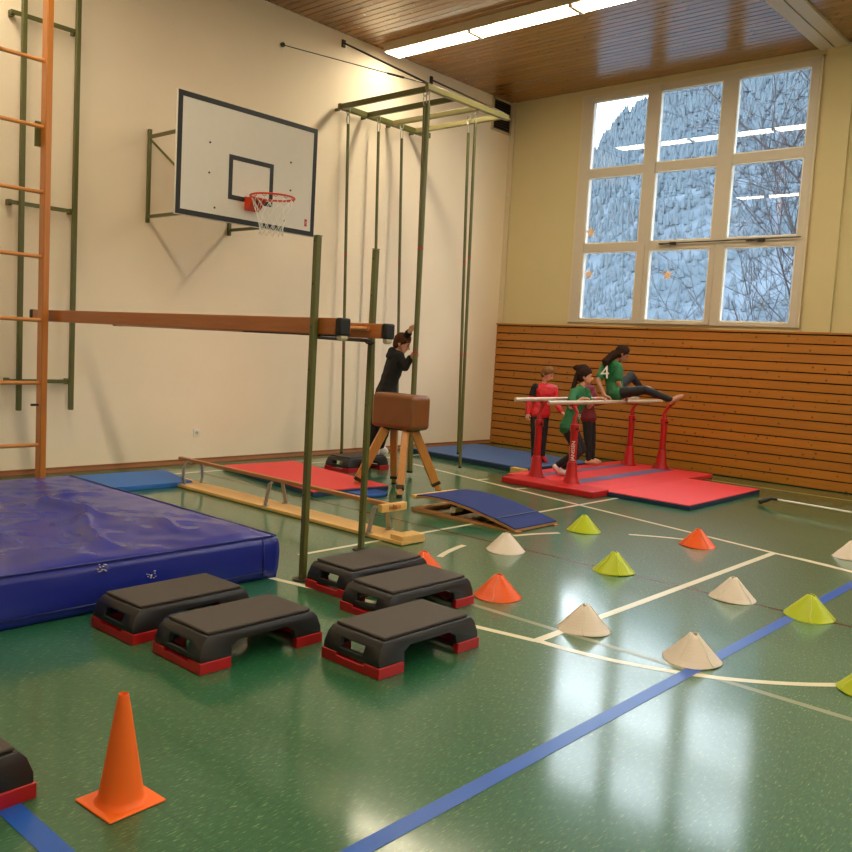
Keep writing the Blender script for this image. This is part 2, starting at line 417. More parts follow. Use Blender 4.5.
# windows -----------------------------------------------------
def make_window(dx, idx):
    bm = B()
    cols = [(1.65, 2.62), (2.82, 3.80), (4.02, 5.03)]; rows = [(2.23, 3.30), (3.43, 4.48), (4.61, 5.68)]
    y0, y1 = -.035, .09
    xs = [WX0, 1.65, 2.62, 2.82, 3.80, 4.02, 5.03, WX1]
    for a_, b_ in ((0, 1), (2, 3), (4, 5), (6, 7)): box(bm, (xs[a_]+dx, y0, WZ0), (xs[b_]+dx, y1, WZ1))
    zs = [WZ0, 2.23, 3.30, 3.43, 4.48, 4.61, 5.68, WZ1]
    for c0, c1 in cols:
        for a_, b_ in ((0, 1), (2, 3), (4, 5), (6, 7)): box(bm, (c0+dx, y0+.005, zs[a_]), (c1+dx, y1-.005, zs[b_]))
    fr_ = struct('window_%d' % idx, bm, 'winframe', bevel=.004)
    bm = B()
    for c0, c1 in cols:
        for r0, r1 in rows:
            t = .018
            box(bm, (c0+dx, -.02, r0), (c0+t+dx, .03, r1)); box(bm, (c1-t+dx, -.02, r0), (c1+dx, .03, r1))
            box(bm, (c0+dx, -.02, r0), (c1+dx, .03, r0+t)); box(bm, (c0+dx, -.02, r1-t), (c1+dx, .03, r1))
    struct('glazing_bead', bm, 'white', fr_)
    for c0, c1 in cols:
        for r0, r1 in rows:
            bm = B(); vs = [bm.verts.new(q) for q in ((c0+dx, .02, r0), (c1+dx, .02, r0), (c1+dx, .02, r1), (c0+dx, .02, r1))]; bm.faces.new(vs)
            struct('pane', bm, 'glass', fr_)
    # sash outline of the openable middle pane, and outer casing
    bm = B(); t = .012
    for a_, b_ in (((2.74, -.05, 2.185), (2.755, -.03, 3.37)), ((3.87, -.05, 2.185), (3.885, -.03, 3.37)), ((2.74, -.05, 2.185), (3.885, -.03, 2.2))): box(bm, (a_[0]+dx, a_[1], a_[2]), (b_[0]+dx, b_[1], b_[2]))
    struct('sash_edge', bm, 'winframe', fr_)
    bm = B(); cyl(bm, (3.0+dx, -.075, 3.385), (5.10+dx, -.075, 3.40), .009)
    for x_ in (3.22, 4.55): box(bm, (x_-.03+dx, -.1, 3.36), (x_+.05+dx, -.035, 3.40)); cyl(bm, (x_-.2+dx, -.08, 3.372), (x_+.02+dx, -.09, 3.385), .010)
    struct('opener_rod', bm, 'darksteel', fr_)
    bm = B(); box(bm, (2.7+dx, -.06, 2.175), (3.75+dx, -.037, 2.19)); struct('sill_rail', bm, 'winframe', fr_)
    bm = B(); box(bm, (WX0-.03+dx, -.03, WZ0), (WX0+dx, -.0005, WZ1+.03)); box(bm, (WX1+dx, -.03, WZ0), (WX1+.03+dx, -.0005, WZ1+.03)); box(bm, (WX0-.03+dx, -.03, WZ1), (WX1+.03+dx, -.0005, WZ1+.03))
    struct('casing', bm, 'trim', fr_, bevel=.003)
for i, d_ in enumerate(bays): make_window(d_, i+1)
def star(x, z, r, lab):
    bm = B(); c0 = bm.verts.new((x, .010, z)); c1 = bm.verts.new((x, .016, z)); o_ = []
    for k in range(10):
        t = PI/2+k*PI/5; q = r if k % 2 == 0 else r*.45; o_.append((x+q*math.cos(t), z+q*math.sin(t)))
    prism(bm, o_, 1, .010, .016) if True else None
    bmesh.ops.delete(bm, geom=[c0, c1], context='VERTS')
    tag(obj('paper_star', bm, 'foil'), lab, 'paper star', 'paper stars stuck on the window panes')
star(1.74, 3.62, .10, 'pale paper star stuck on the left window pane of the middle row')
star(1.76, 2.95, .09, 'small pale paper star at the left edge of the bottom left window pane')
star(3.14, 2.92, .09, 'pale paper star stuck on the bottom middle window pane')

# vent
bm = B(); box(bm, (.001, -.56, 5.34), (.03, -.52, 5.88)); box(bm, (.001, -.05, 5.34), (.03, -.012, 5.88))
box(bm, (.001, -.56, 5.34), (.03, -.012, 5.37)); box(bm, (.001, -.56, 5.59), (.03, -.012, 5.62)); box(bm, (.001, -.56, 5.85), (.03, -.012, 5.88))
t = thing('air_vent', 'dark louvred air vent high on the left wall beside the corner under the ceiling', 'vent', (.01, -.28, 5.34))
obj('frame', bm, 'trim', t)
bm = B(); box(bm, (.0015, -.53, 5.35), (.006, -.03, 5.87)); obj('backing', bm, 'darkgap', t)
bm = B()
for k in range(11):
    z_ = 5.385+k*.043
    if abs(z_-5.605) < .02: continue
    box(bm, (.007, -.52, z_), (.026, -.05, z_+.006), Matrix.Rotation(.6, 3, 'Y'))
obj('louvre', bm, 'darksteel', t)
# socket
t = thing('wall_socket', 'white square power socket low on the cream wall above the bench', 'socket', (.0, -6.11, .385))
bm = B(); box(bm, (.001, -6.155, .34), (.012, -6.065, .43)); obj('cover_plate', bm, 'white', t, bevel=.004)
bm = B(); cyl(bm, (.0121, -6.11, .385), (.0135, -6.11, .385), .026); obj('socket_well', bm, 'trim', t)
bm = B(); cyl(bm, (.0136, -6.12, .385), (.0145, -6.12, .385), .005); cyl(bm, (.0136, -6.10, .385), (.0145, -6.10, .385), .005); obj('pin_hole', bm, 'black', t)

# ceiling light rows ------------------------------------------
def light_row(yc, lab):
    t = thing('ceiling_light', lab, 'ceiling light', (.15, yc, H), group='rows of fluorescent ceiling lights')
    bm = B(); y0, y1 = yc-.175, yc+.135
    box(bm, (.22, y0, 5.765), (XR-.4, y0+.015, H-.001)); box(bm, (.22, y1-.015, 5.765), (XR-.4, y1, H-.001)); box(bm, (.241, y0+.0155, 5.80), (XR-.4, y1-.0155, H-.002)); box(bm, (.22, y0+.0155, 5.765), (.24, y1-.0155, H-.001))
    obj('housing', bm, 'trim', t)
    x = .25
    while x < XR-2:
        bm = B(); box(bm, (x, y0+.018, 5.752), (x+1.50, y1-.018, 5.797)); obj('diffuser', bm, 'lamp', t, bevel=.006)
        bm = B(); box(bm, (x+1.497, y0+.016, 5.735), (x+1.553, y1-.016, 5.797)); obj('divider', bm, 'trim', t)
        x += 1.55
light_row(-3.2, 'long row of lit fluorescent ceiling lights nearest the window wall')
light_row(-9.15, 'second row of lit fluorescent ceiling lights, seen only as a reflection in the window')

# ------------------------------------------------------------ outside
def hill_h(x, y):
    # skyline climbs to the right as seen from the hall
    s = max(0, min(1, (y-30)/170)); u = (x-9.4)/(y+12.4)*212+9.4
    base = 55 + (u+123)*.80 if u < -104 else 70.2 + (u+104)*.20
    base = max(20, min(base, 84))
    return -6 + (base+6)*s**.8 + 5*noise.noise(V((x*.03, y*.03, 0)))*s + 2.2*noise.noise(V((x*.15, y*.15, 3)))*s
def hillm():
    a = N('snowy_forest_ground'); v = a.coords(); f = a.noise(v, .12, 6, .7)
    mr = a.n('ShaderNodeMapRange'); mr.inputs[1].default_value = .42; mr.inputs[2].default_value = .6; a.l(f, mr.inputs[0])
    a.l(a.mix(mr.outputs[0], lin((70, 82, 92)), lin((86, 98, 110))), a.b.inputs['Base Color']); a.b.inputs['Roughness'].default_value = 1; a.b.inputs['Specular IOR Level'].default_value = 0; return a.m  # blue-grey distance haze is tinted into both ground colours
M['hill'] = hillm()
M['fir'] = plain('hazy_conifer', (80, 92, 101), 1, var=.12, scale=.3, spec=0)  # blue of the trees is distance haze put into the base colour
M['snow'] = plain('snow_ground', (84, 95, 106), .9, spec=0, scale=.5)
M['bark'] = plain('grey_bark', (52, 48, 50), .9, var=.2, spec=.1)
bm = B(); nx, ny = 90, 46; gr = []
for j in range(ny):
    row = []
    for i in range(nx):
        x_ = -230+i*(330/(nx-1)); y_ = 30+j*(190/(ny-1)); row.append(bm.verts.new((x_, y_, hill_h(x_, y_))))
    gr.append(row)
for j in range(ny-1):
    for i in range(nx-1): bm.faces.new((gr[j][i], gr[j][i+1], gr[j+1][i+1], gr[j+1][i]))
o = obj('hillside', bm, 'hill', smooth='all'); tag(o, 'snow dusted haze blue mountainside rising behind the window', 'mountain', kind='structure')
bm = B(); box(bm, (-230, .5, -7), (100, 32, -6)); o = obj('snow_ground', bm, 'snow'); tag(o, 'snow covered ground outside the hall', 'ground', kind='structure')
bm = B(); rnd = random.Random(3)
for k in range(22000):
    y_ = 42+165*rnd.random(); x_ = -y_*.98-20+rnd.random()*(y_*.75+40)+ (0)
    h_ = (2.0+2.6*rnd.random())*(.15+.85*y_/200); z_ = hill_h(x_, y_)-.6; r_ = h_*.24; n = 5; ph = rnd.random()*6
    for lv in range(2):
        zb = z_+h_*(.0+.38*lv); zt = z_+h_*(.66+.34*lv); rr = r_*(1-.3*lv)
        tp = bm.verts.new((x_, y_, zt)); rg = [bm.verts.new((x_+rr*math.cos(ph+2*PI*i/n), y_+rr*math.sin(ph+2*PI*i/n), zb)) for i in range(n)]
        for i in range(n): bm.faces.new((rg[i], rg[(i+1) % n], tp))
o = obj('conifer_forest', bm, 'fir'); tag(o, 'blue haze tinted conifer forest covering the mountainside', 'forest', kind='stuff')

def bare_tree(name, base, height, seed, lab, lean=(0, 0), r0=.11):
    rnd = random.Random(seed); bm = B()
    def br(p, d, L, r, lv):
        pts = [p]; rs = [r]; n = 5; dd = d.copy()
        for i in range(n):
            dd = (dd+V((rnd.uniform(-1, 1), rnd.uniform(-1, 1), rnd.uniform(-.6, .9)))*(.16 if lv else .07)).normalized()
            pts.append(pts[-1]+dd*L/n); rs.append(r*(1-.6*(i+1)/n))
        tube(bm, pts, r, 5 if lv < 2 else 3, taper=rs)
        if lv >= 4: return
        k = (9, 7, 5, 4)[lv]
        for j in range(k):
            t = (.22 if lv == 0 else .12)+(.86 if lv else .78)*(j+rnd.random()*.7)/k; idx = min(n-1, int(t*n)); f = t*n-idx; q = pts[idx].lerp(pts[idx+1], min(1, f))
            ax = dd.cross(V((rnd.uniform(-1, 1), rnd.uniform(-1, 1), rnd.uniform(-1, 1)))).normalized()
            ang = rnd.uniform(.45, 1.0); nd = (dd*math.cos(ang)+ax*math.sin(ang)); nd.z += .12; nd.normalize()
            br(q, nd, L*rnd.uniform(.42, .62), max(.008, rs[idx]*.5), lv+1)
    br(V(base), V((lean[0], lean[1], 1)).normalized(), height, r0, 0)
    o = obj(name, bm, 'bark', smooth='all'); tag(o, lab, 'tree', 'bare trees outside the window')
bare_tree('bare_tree', (3.6, 15.0, -6), 17, 11, 'tall bare leafless tree seen through the right column of window panes', (-.16, .0), .17)
bare_tree('bare_tree', (3.4, 9.0, -6), 12, 23, 'bare tree with dense twigs at the lower right of the window', (-.12, .05), .10)

# ------------------------------------------------------------ wall frame and ladder on the left
t = thing('steel_wall_frame', 'olive green steel frame of two uprights fixed to the cream wall behind the ladder', 'wall frame', (.1, -8.12, .71))
for y_ in (-8.38, -7.815):
    bm = B(); box(bm, (.11, y_-.024, .71), (.158, y_+.024, H-.002)); obj('upright', bm, 'green', t, bevel=.006)
for z_ in (1.02, 2.86, 4.74):
    bm = B(); box(bm, (.075, -8.50, z_-.02), (.109, -7.79, z_+.02)); obj('crossbar', bm, 'green', t, bevel=.003)
    for y_ in (-8.47, -7.82):
        bm = B(); box(bm, (.0005, y_-.02, z_-.03), (.0745, y_+.02, z_+.03)); obj('wall_bracket', bm, 'green', t, bevel=.003)
t = thing('climbing_ladder', 'tall orange wooden climbing ladder with round rungs behind the big blue mat', 'ladder', (1.15, -9.05, 0))
for y_ in (-8.60, -9.50):
    bm = B(); box(bm, (1.095, y_-.03, 0), (1.205, y_+.03, H-.002)); obj('upright', bm, 'wladder', t, bevel=.008)
for k in range(10):
    z_ = .475+.5935*k
    if z_ > H-.1: break
    bm = B(); cyl(bm, (1.15, -9.475, z_), (1.15, -8.625, z_), .019); obj('rung', bm, 'wrung', t, smooth=True)
bm = B(); box(bm, (1.07, -8.675, 3.27), (1.094, -8.53, 3.50)); obj('clamp_plate', bm, 'green', t, bevel=.003)
bm = B(); cyl(bm, (1.15, -8.70, .86), (1.15, -8.57, .86), .012); obj('bolt', bm, 'darksteel', t, smooth=True)

# ------------------------------------------------------------ basketball backboard
bx, y0, y1, z0, z1 = 1.4, -7.385, -5.525, 2.83, 4.075
t = thing('basketball_backboard', 'white basketball backboard with black borders and orange hoop on the cream wall', 'basketball hoop', (0, -6.44, 2.83))
bm = B(); box(bm, (bx-.03, y0, z0), (bx, y1, z1)); bd = obj('board', bm, 'bboard', t, bevel=.003)
bm = B(); e = .06; X0, X1 = bx+.0005, bx+.003; i_ = .006
for a_, b_ in (((X0, y0+i_, z0+i_), (X1, y1-i_, z0+e)), ((X0, y0+i_, z1-e), (X1, y1-i_, z1-i_)), ((X0, y0+i_, z0+e), (X1, y0+e, z1-e)), ((X0, y1-e, z0+e), (X1, y1-i_, z1-e))): box(bm, a_, b_)
obj('border', bm, 'black', bd)
bm = B(); a0, a1, b0, b1 = -6.745, -6.15, 3.08, 3.55; e = .05
for a_, b_ in (((X0, a0, b0), (X1, a1, b0+e)), ((X0, a0, b1-e), (X1, a1, b1)), ((X0, a0, b0+e), (X1, a0+e, b1-e)), ((X0, a1-e, b0+e), (X1, a1, b1-e))): box(bm, a_, b_)
obj('target_square', bm, 'black', bd)
for y_, z_ in ((-6.99, 3.62), (-6.99, 3.31), (-6.91, 2.96), (-5.91, 3.62), (-5.90, 3.31), (-5.98, 2.96)):
    bm = B(); cyl(bm, (bx+.0005, y_, z_), (bx+.006, y_, z_), .011); obj('bolt', bm, 'darksteel', bd)
bm = B(); box(bm, (X0, -5.675, 2.94), (X1, -5.64, 3.02)); obj('maker_sticker', bm, 'red', bd)
bm = B(); box(bm, (X0, -5.668, 2.985), (X1+.001, -5.647, 2.992)); box(bm, (X0, -5.668, 2.965), (X1+.001, -5.647, 2.971)); obj('sticker_mark', bm, 'bboard', bd)
# rim
rc = V((bx+.15+.225, -6.44, 3.12)); ri = thing('rim', None, None, rc); ri.parent = t; ri.location = rc-t.location
bm = B(); tube(bm, [rc+V((.235*math.cos(k*2*PI/40), .235*math.sin(k*2*PI/40), 0)) for k in range(40)], .0105, 10, closed=True); obj('ring', bm, 'rimo', ri, smooth='all')
bm = B(); prism(bm, [(bx+.004, 3.135), (bx+.16, 3.125), (bx+.16, 3.11), (bx+.05, 3.0), (bx+.004, 3.0)], 1, -6.525, -6.515); prism(bm, [(bx+.004, 3.135), (bx+.16, 3.125), (bx+.16, 3.11), (bx+.05, 3.0), (bx+.004, 3.0)], 1, -6.365, -6.355)
box(bm, (bx+.0035, -6.53, 2.99), (bx+.012, -6.35, 3.14)); box(bm, (bx+.012, -6.53, 3.118), (bx+.165, -6.35, 3.128)); obj('rim_bracket', bm, 'rimo', ri, bevel=.002)
bm = B()
for k in range(12):
    a_ = k*2*PI/12; tube(bm, [rc+V((.225*math.cos(a_+s), .225*math.sin(a_+s), -.012-.016*math.sin(PI*q))) for q, s in ((0, -.1), (.5, 0), (1, .1))], .004, 6)
obj('net_hook', bm, 'rimo', ri, smooth='all')
bm = B(); lv = [(.222, -.02), (.195, -.10), (.165, -.18), (.14, -.26), (.125, -.33), (.13, -.40)]
for k in range(12):
    for sgn in (1, -1):
        pts = []
        for q, (r_, z_) in enumerate(lv):
            a_ = 2*PI*(k+sgn*q*.5)/12+.13*0; pts.append(rc+V((r_*math.cos(a_), r_*math.sin(a_), z_)))
        tube(bm, pts, .0026, 5)
obj('net', bm, 'white', t, smooth='all')
# wall brackets
for y_ in (-6.88, -5.74):
    bm = B(); box(bm, (.001, y_-.02, 2.88), (.04, y_+.02, 3.945)); obj('wall_post', bm, 'green', t, bevel=.005)
    bm = B(); box(bm, (.0405, y_-.015, 2.93), (bx-.0305, y_+.015, 2.965)); box(bm, (.0405, y_-.015, 3.84), (bx-.0305, y_+.015, 3.875)); cyl(bm, (.05, y_, 3.82), (bx-.05, y_, 2.98), .014, n=8)
    obj('support_arm', bm, 'green', t)

# ------------------------------------------------------------ climbing pole rig
t = thing('climbing_pole_rig', 'olive green steel grid frame held out from the wall for the climbing poles', 'climbing frame', (.6, -4.45, 4.69))
Z = 4.86
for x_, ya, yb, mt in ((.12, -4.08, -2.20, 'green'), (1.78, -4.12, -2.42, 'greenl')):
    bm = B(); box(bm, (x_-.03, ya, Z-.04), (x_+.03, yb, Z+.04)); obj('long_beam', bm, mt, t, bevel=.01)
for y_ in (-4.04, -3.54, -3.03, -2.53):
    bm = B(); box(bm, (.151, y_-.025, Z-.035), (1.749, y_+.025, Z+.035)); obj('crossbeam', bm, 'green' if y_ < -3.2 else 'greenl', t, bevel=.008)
    bm = B(); box(bm, (.001, y_-.012, Z-.05), (.089, y_+.012, Z-.01)); obj('wall_hinge', bm, 'green', t, bevel=.005)
bm = B(); cyl(bm, (.012, -3.95, 5.76), (1.76, -4.06, 4.91), .013, n=8); box(bm, (.001, -3.98, 5.70), (.02, -3.92, 5.80)); obj('tie_rod', bm, 'darksteel', t)
bm = B(); cyl(bm, (.012, -5.01, 5.43), (1.76, -4.11, 4.90), .006, n=8); cyl(bm, (.001, -5.01, 5.43), (.03, -5.01, 5.43), .03, n=12); cyl(bm, (1.3, -4.347, 5.038), (1.5, -4.243, 4.98), .014, n=8); obj('tie_wire', bm, 'darksteel', t)
bm = B(); cyl(bm, (.012, -2.11, 5.74), (1.78, -2.5, 4.91), .012, n=8); box(bm, (.001, -2.14, 5.68), (.02, -2.08, 5.79)); obj('tie_rod', bm, 'darksteel', t)
def pole(top, bot, lab, r=.021):
    top, bot = V(top), V(bot); t = thing('climbing_pole', lab, 'climbing pole', bot, group='climbing poles hanging from the green frame')
    d = (top-bot).normalized(); bm = B(); cyl(bm, bot, top-d*.16, r, n=14); obj('tube', bm, 'green', t, smooth=True)
    bm = B(); c = top-d*.09
    tube(bm, [c+V((0, .028*math.cos(q), .075*math.sin(q))) for q in [k*2*PI/16 for k in range(16)]], .006, 6, closed=True)
    obj('hanging_ring', bm, 'steel', t, smooth='all')
    bm = B(); tube(bm, [top+V((.034*math.cos(q), 0, .055*math.sin(q)+.02)) for q in [k*2*PI/16 for k in range(16)]], .006, 6, closed=True); obj('shackle', bm, 'steel', t, smooth='all')
    bm = B(); cyl(bm, bot-V((0, 0, .012)), bot+V((0, 0, .012)), r*1.12, n=14); obj('end_cap', bm, 'black', t, smooth=True)
    for z_ in (1.55, 2.85):
        f = (z_-bot.z)/(top.z-bot.z); p_ = bot.lerp(top, f); bm = B(); cyl(bm, p_-V((0, 0, .012)), p_+V((0, 0, .012)), r*1.04, n=14); obj('marking_band', bm, 'redpl', t, smooth=True)
ZT = Z-.045
pole((.12, -3.90, ZT), (.24, -3.83, .04), 'leftmost thin climbing pole hanging close to the wall')
pole((.20, -3.38, ZT), (.34, -3.33, .04), 'thin climbing pole second from the left, near the wall')
pole((.22, -2.92, ZT), (.40, -2.86, .04), 'thin climbing pole just left of the boy in black, near the wall')
pole((1.76, -4.06, ZT), (2.10, -4.39, .06), 'thick looking front climbing pole the boy in black holds on to', .034)
pole((1.67, -4.02, ZT), (1.99, -4.25, .06), 'climbing pole hidden close behind the one the boy holds', .022)
pole((1.70, -3.03, ZT), (2.13, -3.44, .06), 'right one of the close pair of climbing poles at the blue mat')
pole((1.30, -2.69, ZT), (1.56, -2.80, .14), 'left one of the close pair of climbing poles at the blue mat')

# ------------------------------------------------------------ crash mat
def wr(x, y):
    n = noise.noise(V((x*.9, y*1.3, 1.7)))*.012
    for (ax, ay, bx_, by_, a, wd) in ((2.2, -9.6, 4.2, -9.35, .022, .06), (3.4, -9.2, 4.7, -9.9, .016, .05), (2.4, -10.1, 3.6, -10.4, .015, .06), (3.9, -8.9, 4.6, -9.3, .010, .05), (2.9, -8.95, 3.3, -9.7, .014, .05), (3.0, -10.0, 4.6, -10.2, .013, .05), (4.2, -9.6, 4.75, -9.75, .010, .04)):
        dx, dy = bx_-ax, by_-ay; L = dx*dx+dy*dy; q = max(0, min(1, ((x-ax)*dx+(y-ay)*dy)/L))
        ex, ey = x-ax-q*dx+.05*math.sin(q*5), y-ay-q*dy+.05*math.sin(q*4); d = math.hypot(ex, ey)
        n += a*math.exp(-(d/wd)**2)*math.sin(PI*min(1, max(0.05, q)))
    n += .004*noise.noise(V((x*5, y*7, 0)))
    return n*3.2
mx0, mx1, my0, my1, mh = 1.86, 4.84, -10.75, -8.66, .30
t = thing('crash_mat', 'big thick blue vinyl crash mat with a wrinkled top at the left', 'crash mat', (3.35, -9.7, 0))
bm = B(); nx, ny = 120, 84; G = []
for j in range(ny+1):
    row = []
    for i in range(nx+1):
        x_ = mx0+(mx1-mx0)*i/nx; y_ = my0+(my1-my0)*j/ny
        ed = min(i, nx-i)/nx*(mx1-mx0); ed2 = min(j, ny-j)/ny*(my1-my0); k_ = min(1, min(ed, ed2)/.12)
        rd = .02*(1-min(1, min(ed, ed2)/.04))**2
        row.append(bm.verts.new((x_, y_, mh-.012+k_*(.012+wr(x_, y_))-rd)))
    G.append(row)
for j in range(ny):
    for i in range(nx): bm.faces.new((G[j][i], G[j][i+1], G[j+1][i+1], G[j+1][i]))
ring = [G[0][i] for i in range(nx+1)]+[G[j][nx] for j in range(1, ny+1)]+[G[ny][i] for i in range(nx-1, -1, -1)]+[G[j][0] for j in range(ny-1, 0, -1)]
prev = ring; Lr = len(ring)
for q in range(1, 9):
    z_ = (mh-.03)*(1-q/8)+.002; cur = []
    for v_ in ring:
        c_ = V((3.35, -9.7, 0)); bul = .010*math.sin(PI*q/8)+.006*noise.noise(V((v_.co.x*3, v_.co.y*3, q*.5)))
        sx = 1 if v_.co.x > mx1-.001 else (-1 if v_.co.x < mx0+.001 else 0); sy = 1 if v_.co.y > my1-.001 else (-1 if v_.co.y < my0+.001 else 0)
        cur.append(bm.verts.new((v_.co.x+sx*bul, v_.co.y+sy*bul, z_)))
    for i in range(Lr): bm.faces.new((prev[i], prev[(i+1) % Lr], cur[(i+1) % Lr], cur[i]))
    prev = cur
bm.faces.new(prev)
obj('cover', bm, 'matblue', t, smooth='all')
bm = B(); tube(bm, [(mx1+.013, my0+.02, .055), (mx1+.016, -9.7, .055), (mx1+.013, my1-.1, .055)], .005, 6); tube(bm, [(mx1+.008, my1-.12, .27), (mx1+.018, my1-.12, .15), (mx1+.010, my1-.12, .03)], .005, 6); tube(bm, [(mx1-.008, my0+.02, mh-.012), (mx1-.008, my1-.02, mh-.012)], .006, 6); tube(bm, [(mx0+.03, my1-.008, mh-.012), (mx1-.01, my1-.008, mh-.012)], .006, 6)
obj('piping', bm, 'matseam', t, smooth='all')
bm = B(); rnd = random.Random(4)
for (yc, zc) in ((-9.925, .262), (-9.615, .175)):
    for k in range(14): 
        y_ = yc+rnd.uniform(-.03, .03); z_ = zc+rnd.uniform(-.03, .02); box(bm, (mx1+.004, y_, z_), (mx1+.0165, y_+.007, z_+.0025))
obj('worn_print', bm, 'white', t)

# ------------------------------------------------------------ horizontal bar posts and the two beams
def reck(x_, y_, lab, ht):
    t = thing('bar_post', lab, 'post', (x_, y_, 0), group='olive green uprights of the bar set')
    bm = B(); box(bm, (x_-.022, y_-.022, 0), (x_+.022, y_+.022, ht)); obj('tube', bm, 'green', t, bevel=.009, seg=3)
    bm = B(); lathe(bm, [(.0, .012), (.062, .012), (.068, .004), (.068, .0)], 28, (x_, y_, 0)); obj('floor_socket', bm, 'darksteel', t, smooth=True)
    bm = B(); z_ = .3
    while z_ < ht: cyl(bm, (x_-.0, y_-.0245, z_), (x_, y_-.026, z_), .006, n=10); z_ += .28
    obj('pin_hole', bm, 'black', t)
    bm = B(); box(bm, (x_-.0235, y_-.0235, ht), (x_+.0235, y_+.0235, ht+.006)); obj('top_cap', bm, 'green', t, bevel=.003)
reck(5.0, -8.56, 'olive green upright post nearest the camera, in front of the long beam', 2.29)
reck(4.60, -7.63, 'olive green upright post behind the beams, left of the brown buck', 2.33)
t = thing('steel_bar', 'dark steel bar joining the two green posts under the beams', 'bar', (4.8, -8.1, 1.63)); 
bm = B(); d_ = (V((4.60, -7.63, 0))-V((5.0, -8.56, 0))).normalized()
a_ = V((5.0, -8.56, 1.637))+d_*.035; b_ = V((4.60, -7.63, 1.637))-d_*.035; cyl(bm, a_, b_, .014); obj('rod', bm, 'darksteel', t, smooth=True)
bm = B(); tube(bm, [b_+V((0, -.06, 0)), b_+V((.05, -.08, -.02)), b_+V((.09, -.07, -.03)), b_+V((.10, -.05, -.012))], .006, 6); obj('hook', bm, 'darksteel', t, smooth='all')
def beam(xa, xb, y_, lab):
    t = thing('balance_beam', lab, 'balance beam', (xb-.5, y_, 1.655), group='orange brown wooden beams across the green posts')
    bm = B(); box(bm, (xa+.07, y_-.045, 1.655), (xb-.055, y_+.045, 1.765)); obj('plank', bm, 'beam', t, bevel=.006)
    for u, v_ in ((xa, xa+.069), (xb-.054, xb)):
        bm = B(); box(bm, (u, y_-.048, 1.653), (v_, y_+.048, 1.768)); obj('end_cap', bm, 'black', t, bevel=.014, seg=3)
    bm = B(); cyl(bm, (xb-.03, y_-.03, 1.640), (xb-.03, y_+.03, 1.640), .022); obj('roller', bm, 'trim', t, bevel=.004)
    return t
b1 = beam(.70, 5.23, -8.487, 'long orange brown wooden beam nearest the camera, running back to the ladder')
b2 = beam(.9, 4.89, -7.72, 'second wooden beam, mostly hidden behind the long near one')
bm = B(); cyl(bm, (4.35, -7.785, 1.725), (4.72, -7.785, 1.722), .017); obj('wooden_handle', bm, 'wrung', b2, smooth=True)
bm = B(); box(bm, (4.15, -8.50, 1.645), (5.2, -8.475, 1.6545)); obj('steel_strip', bm, 'darksteel', b1)

# ------------------------------------------------------------ low bench upside down
t = thing('gym_bench', 'long pale wooden bench lying upside down with its narrow rail on top', 'bench', (2.9, -7.13, 0))
bm = B(); box(bm, (1.15, -7.27, .004), (4.70, -6.99, .034)); obj('seat_plank', bm, 'bench', t, bevel=.004)
bm = B(); box(bm, (4.56, -7.26, .0345), (4.70, -7.0, .075)); obj('end_block', bm, 'bench', t, bevel=.003)
bm = B(); box(bm, (1.25, -7.155, .262), (4.52, -7.105, .295)); obj('balance_rail', bm, 'benchrail', t, bevel=.005)
for x_ in (1.50, 2.90, 4.30):
    bm = B()
    for s_ in (-1, 1):
        pts = [(x_, -7.13+s_*.125, .036), (x_, -7.13+s_*.12, .06), (x_, -7.13+s_*.075, .24), (x_, -7.13+s_*.05, .256)]
        if x_ < 2: pts = [(x_, -7.13+s_*.10, .036), (x_, -7.13+s_*.12, .10), (x_, -7.13+s_*.11, .22), (x_, -7.13+s_*.07, .275), (x_, -7.13+s_*.03, .256)]
        for a_, b_ in zip(pts, pts[1:]): 
            dv = V(b_)-V(a_); box_l = dv.length; rot = dv.to_track_quat('Z', 'X').to_matrix()
            t2 = B(); bmesh.ops.create_cube(t2, size=1, matrix=Matrix.Translation((V(a_)+V(b_))/2) @ Matrix.Rotation(math.atan2(-dv.y, dv.z), 4, 'X') @ Matrix.Diagonal((.045, .012, box_l+.008, 1)))
            me_ = bpy.data.meshes.new('t'); t2.to_mesh(me_); t2.free(); bm.from_mesh(me_); bpy.data.meshes.remove(me_)
        box(bm, (x_-.0225, -7.13+s_*.125-.03, .0345), (x_+.0225, -7.13+s_*.125+.03, .042))
    obj('metal_leg', bm, 'steel', t, bevel=.002)
bm = B(); box(bm, (4.42, -7.28, .235), (4.47, -6.98, .30)); cb_ = obj('end_crosspiece', bm, 'bench', t, bevel=.004)
bm = B(); box(bm, (4.4705, -7.20, .255), (4.474, -7.10, .282)); obj('grip_slot', bm, 'ply', cb_)

# ------------------------------------------------------------ flat mats
def mat(name, lab, cat, corners, h, top, side, z=0, group=None):
    """corners: 4 floor points"""
    c = sum((V((*q, 0)) for q in corners), V((0, 0, 0)))/4; c.z = z; t = thing(name, lab, cat, c, group=group)
    def slab(sc, za, zb, mt, nm):
        bm = B(); P = [(V((*q, 0))-V((c.x, c.y, 0))) for q in corners]
        P = [p_*(1-sc/p_.length)+V((c.x, c.y, 0)) for p_ in P]
        A = [bm.verts.new((p_.x, p_.y, za)) for p_ in P]; Bv = [bm.verts.new((p_.x, p_.y, zb)) for p_ in P]
        bm.faces.new(A); bm.faces.new(Bv[::-1])
        for i in range(4): bm.faces.new((A[i], A[(i+1) % 4], Bv[(i+1) % 4], Bv[i]))
        return obj(nm, bm, mt, t, bevel=min(.006, (zb-za)*.4), seg=2)
    slab(0, z+.001, z+h-.010, side, 'side_band'); slab(.004, z+h-.0098, z+h, top, 'top_cover'); return t
mat('floor_mat', 'bright blue flat mat between the crash mat and the baseboard', 'mat', [(.55, -8.55), (1.42, -8.55), (1.44, -7.09), (.60, -6.92)], .05, 'matcyan', 'matcyan')
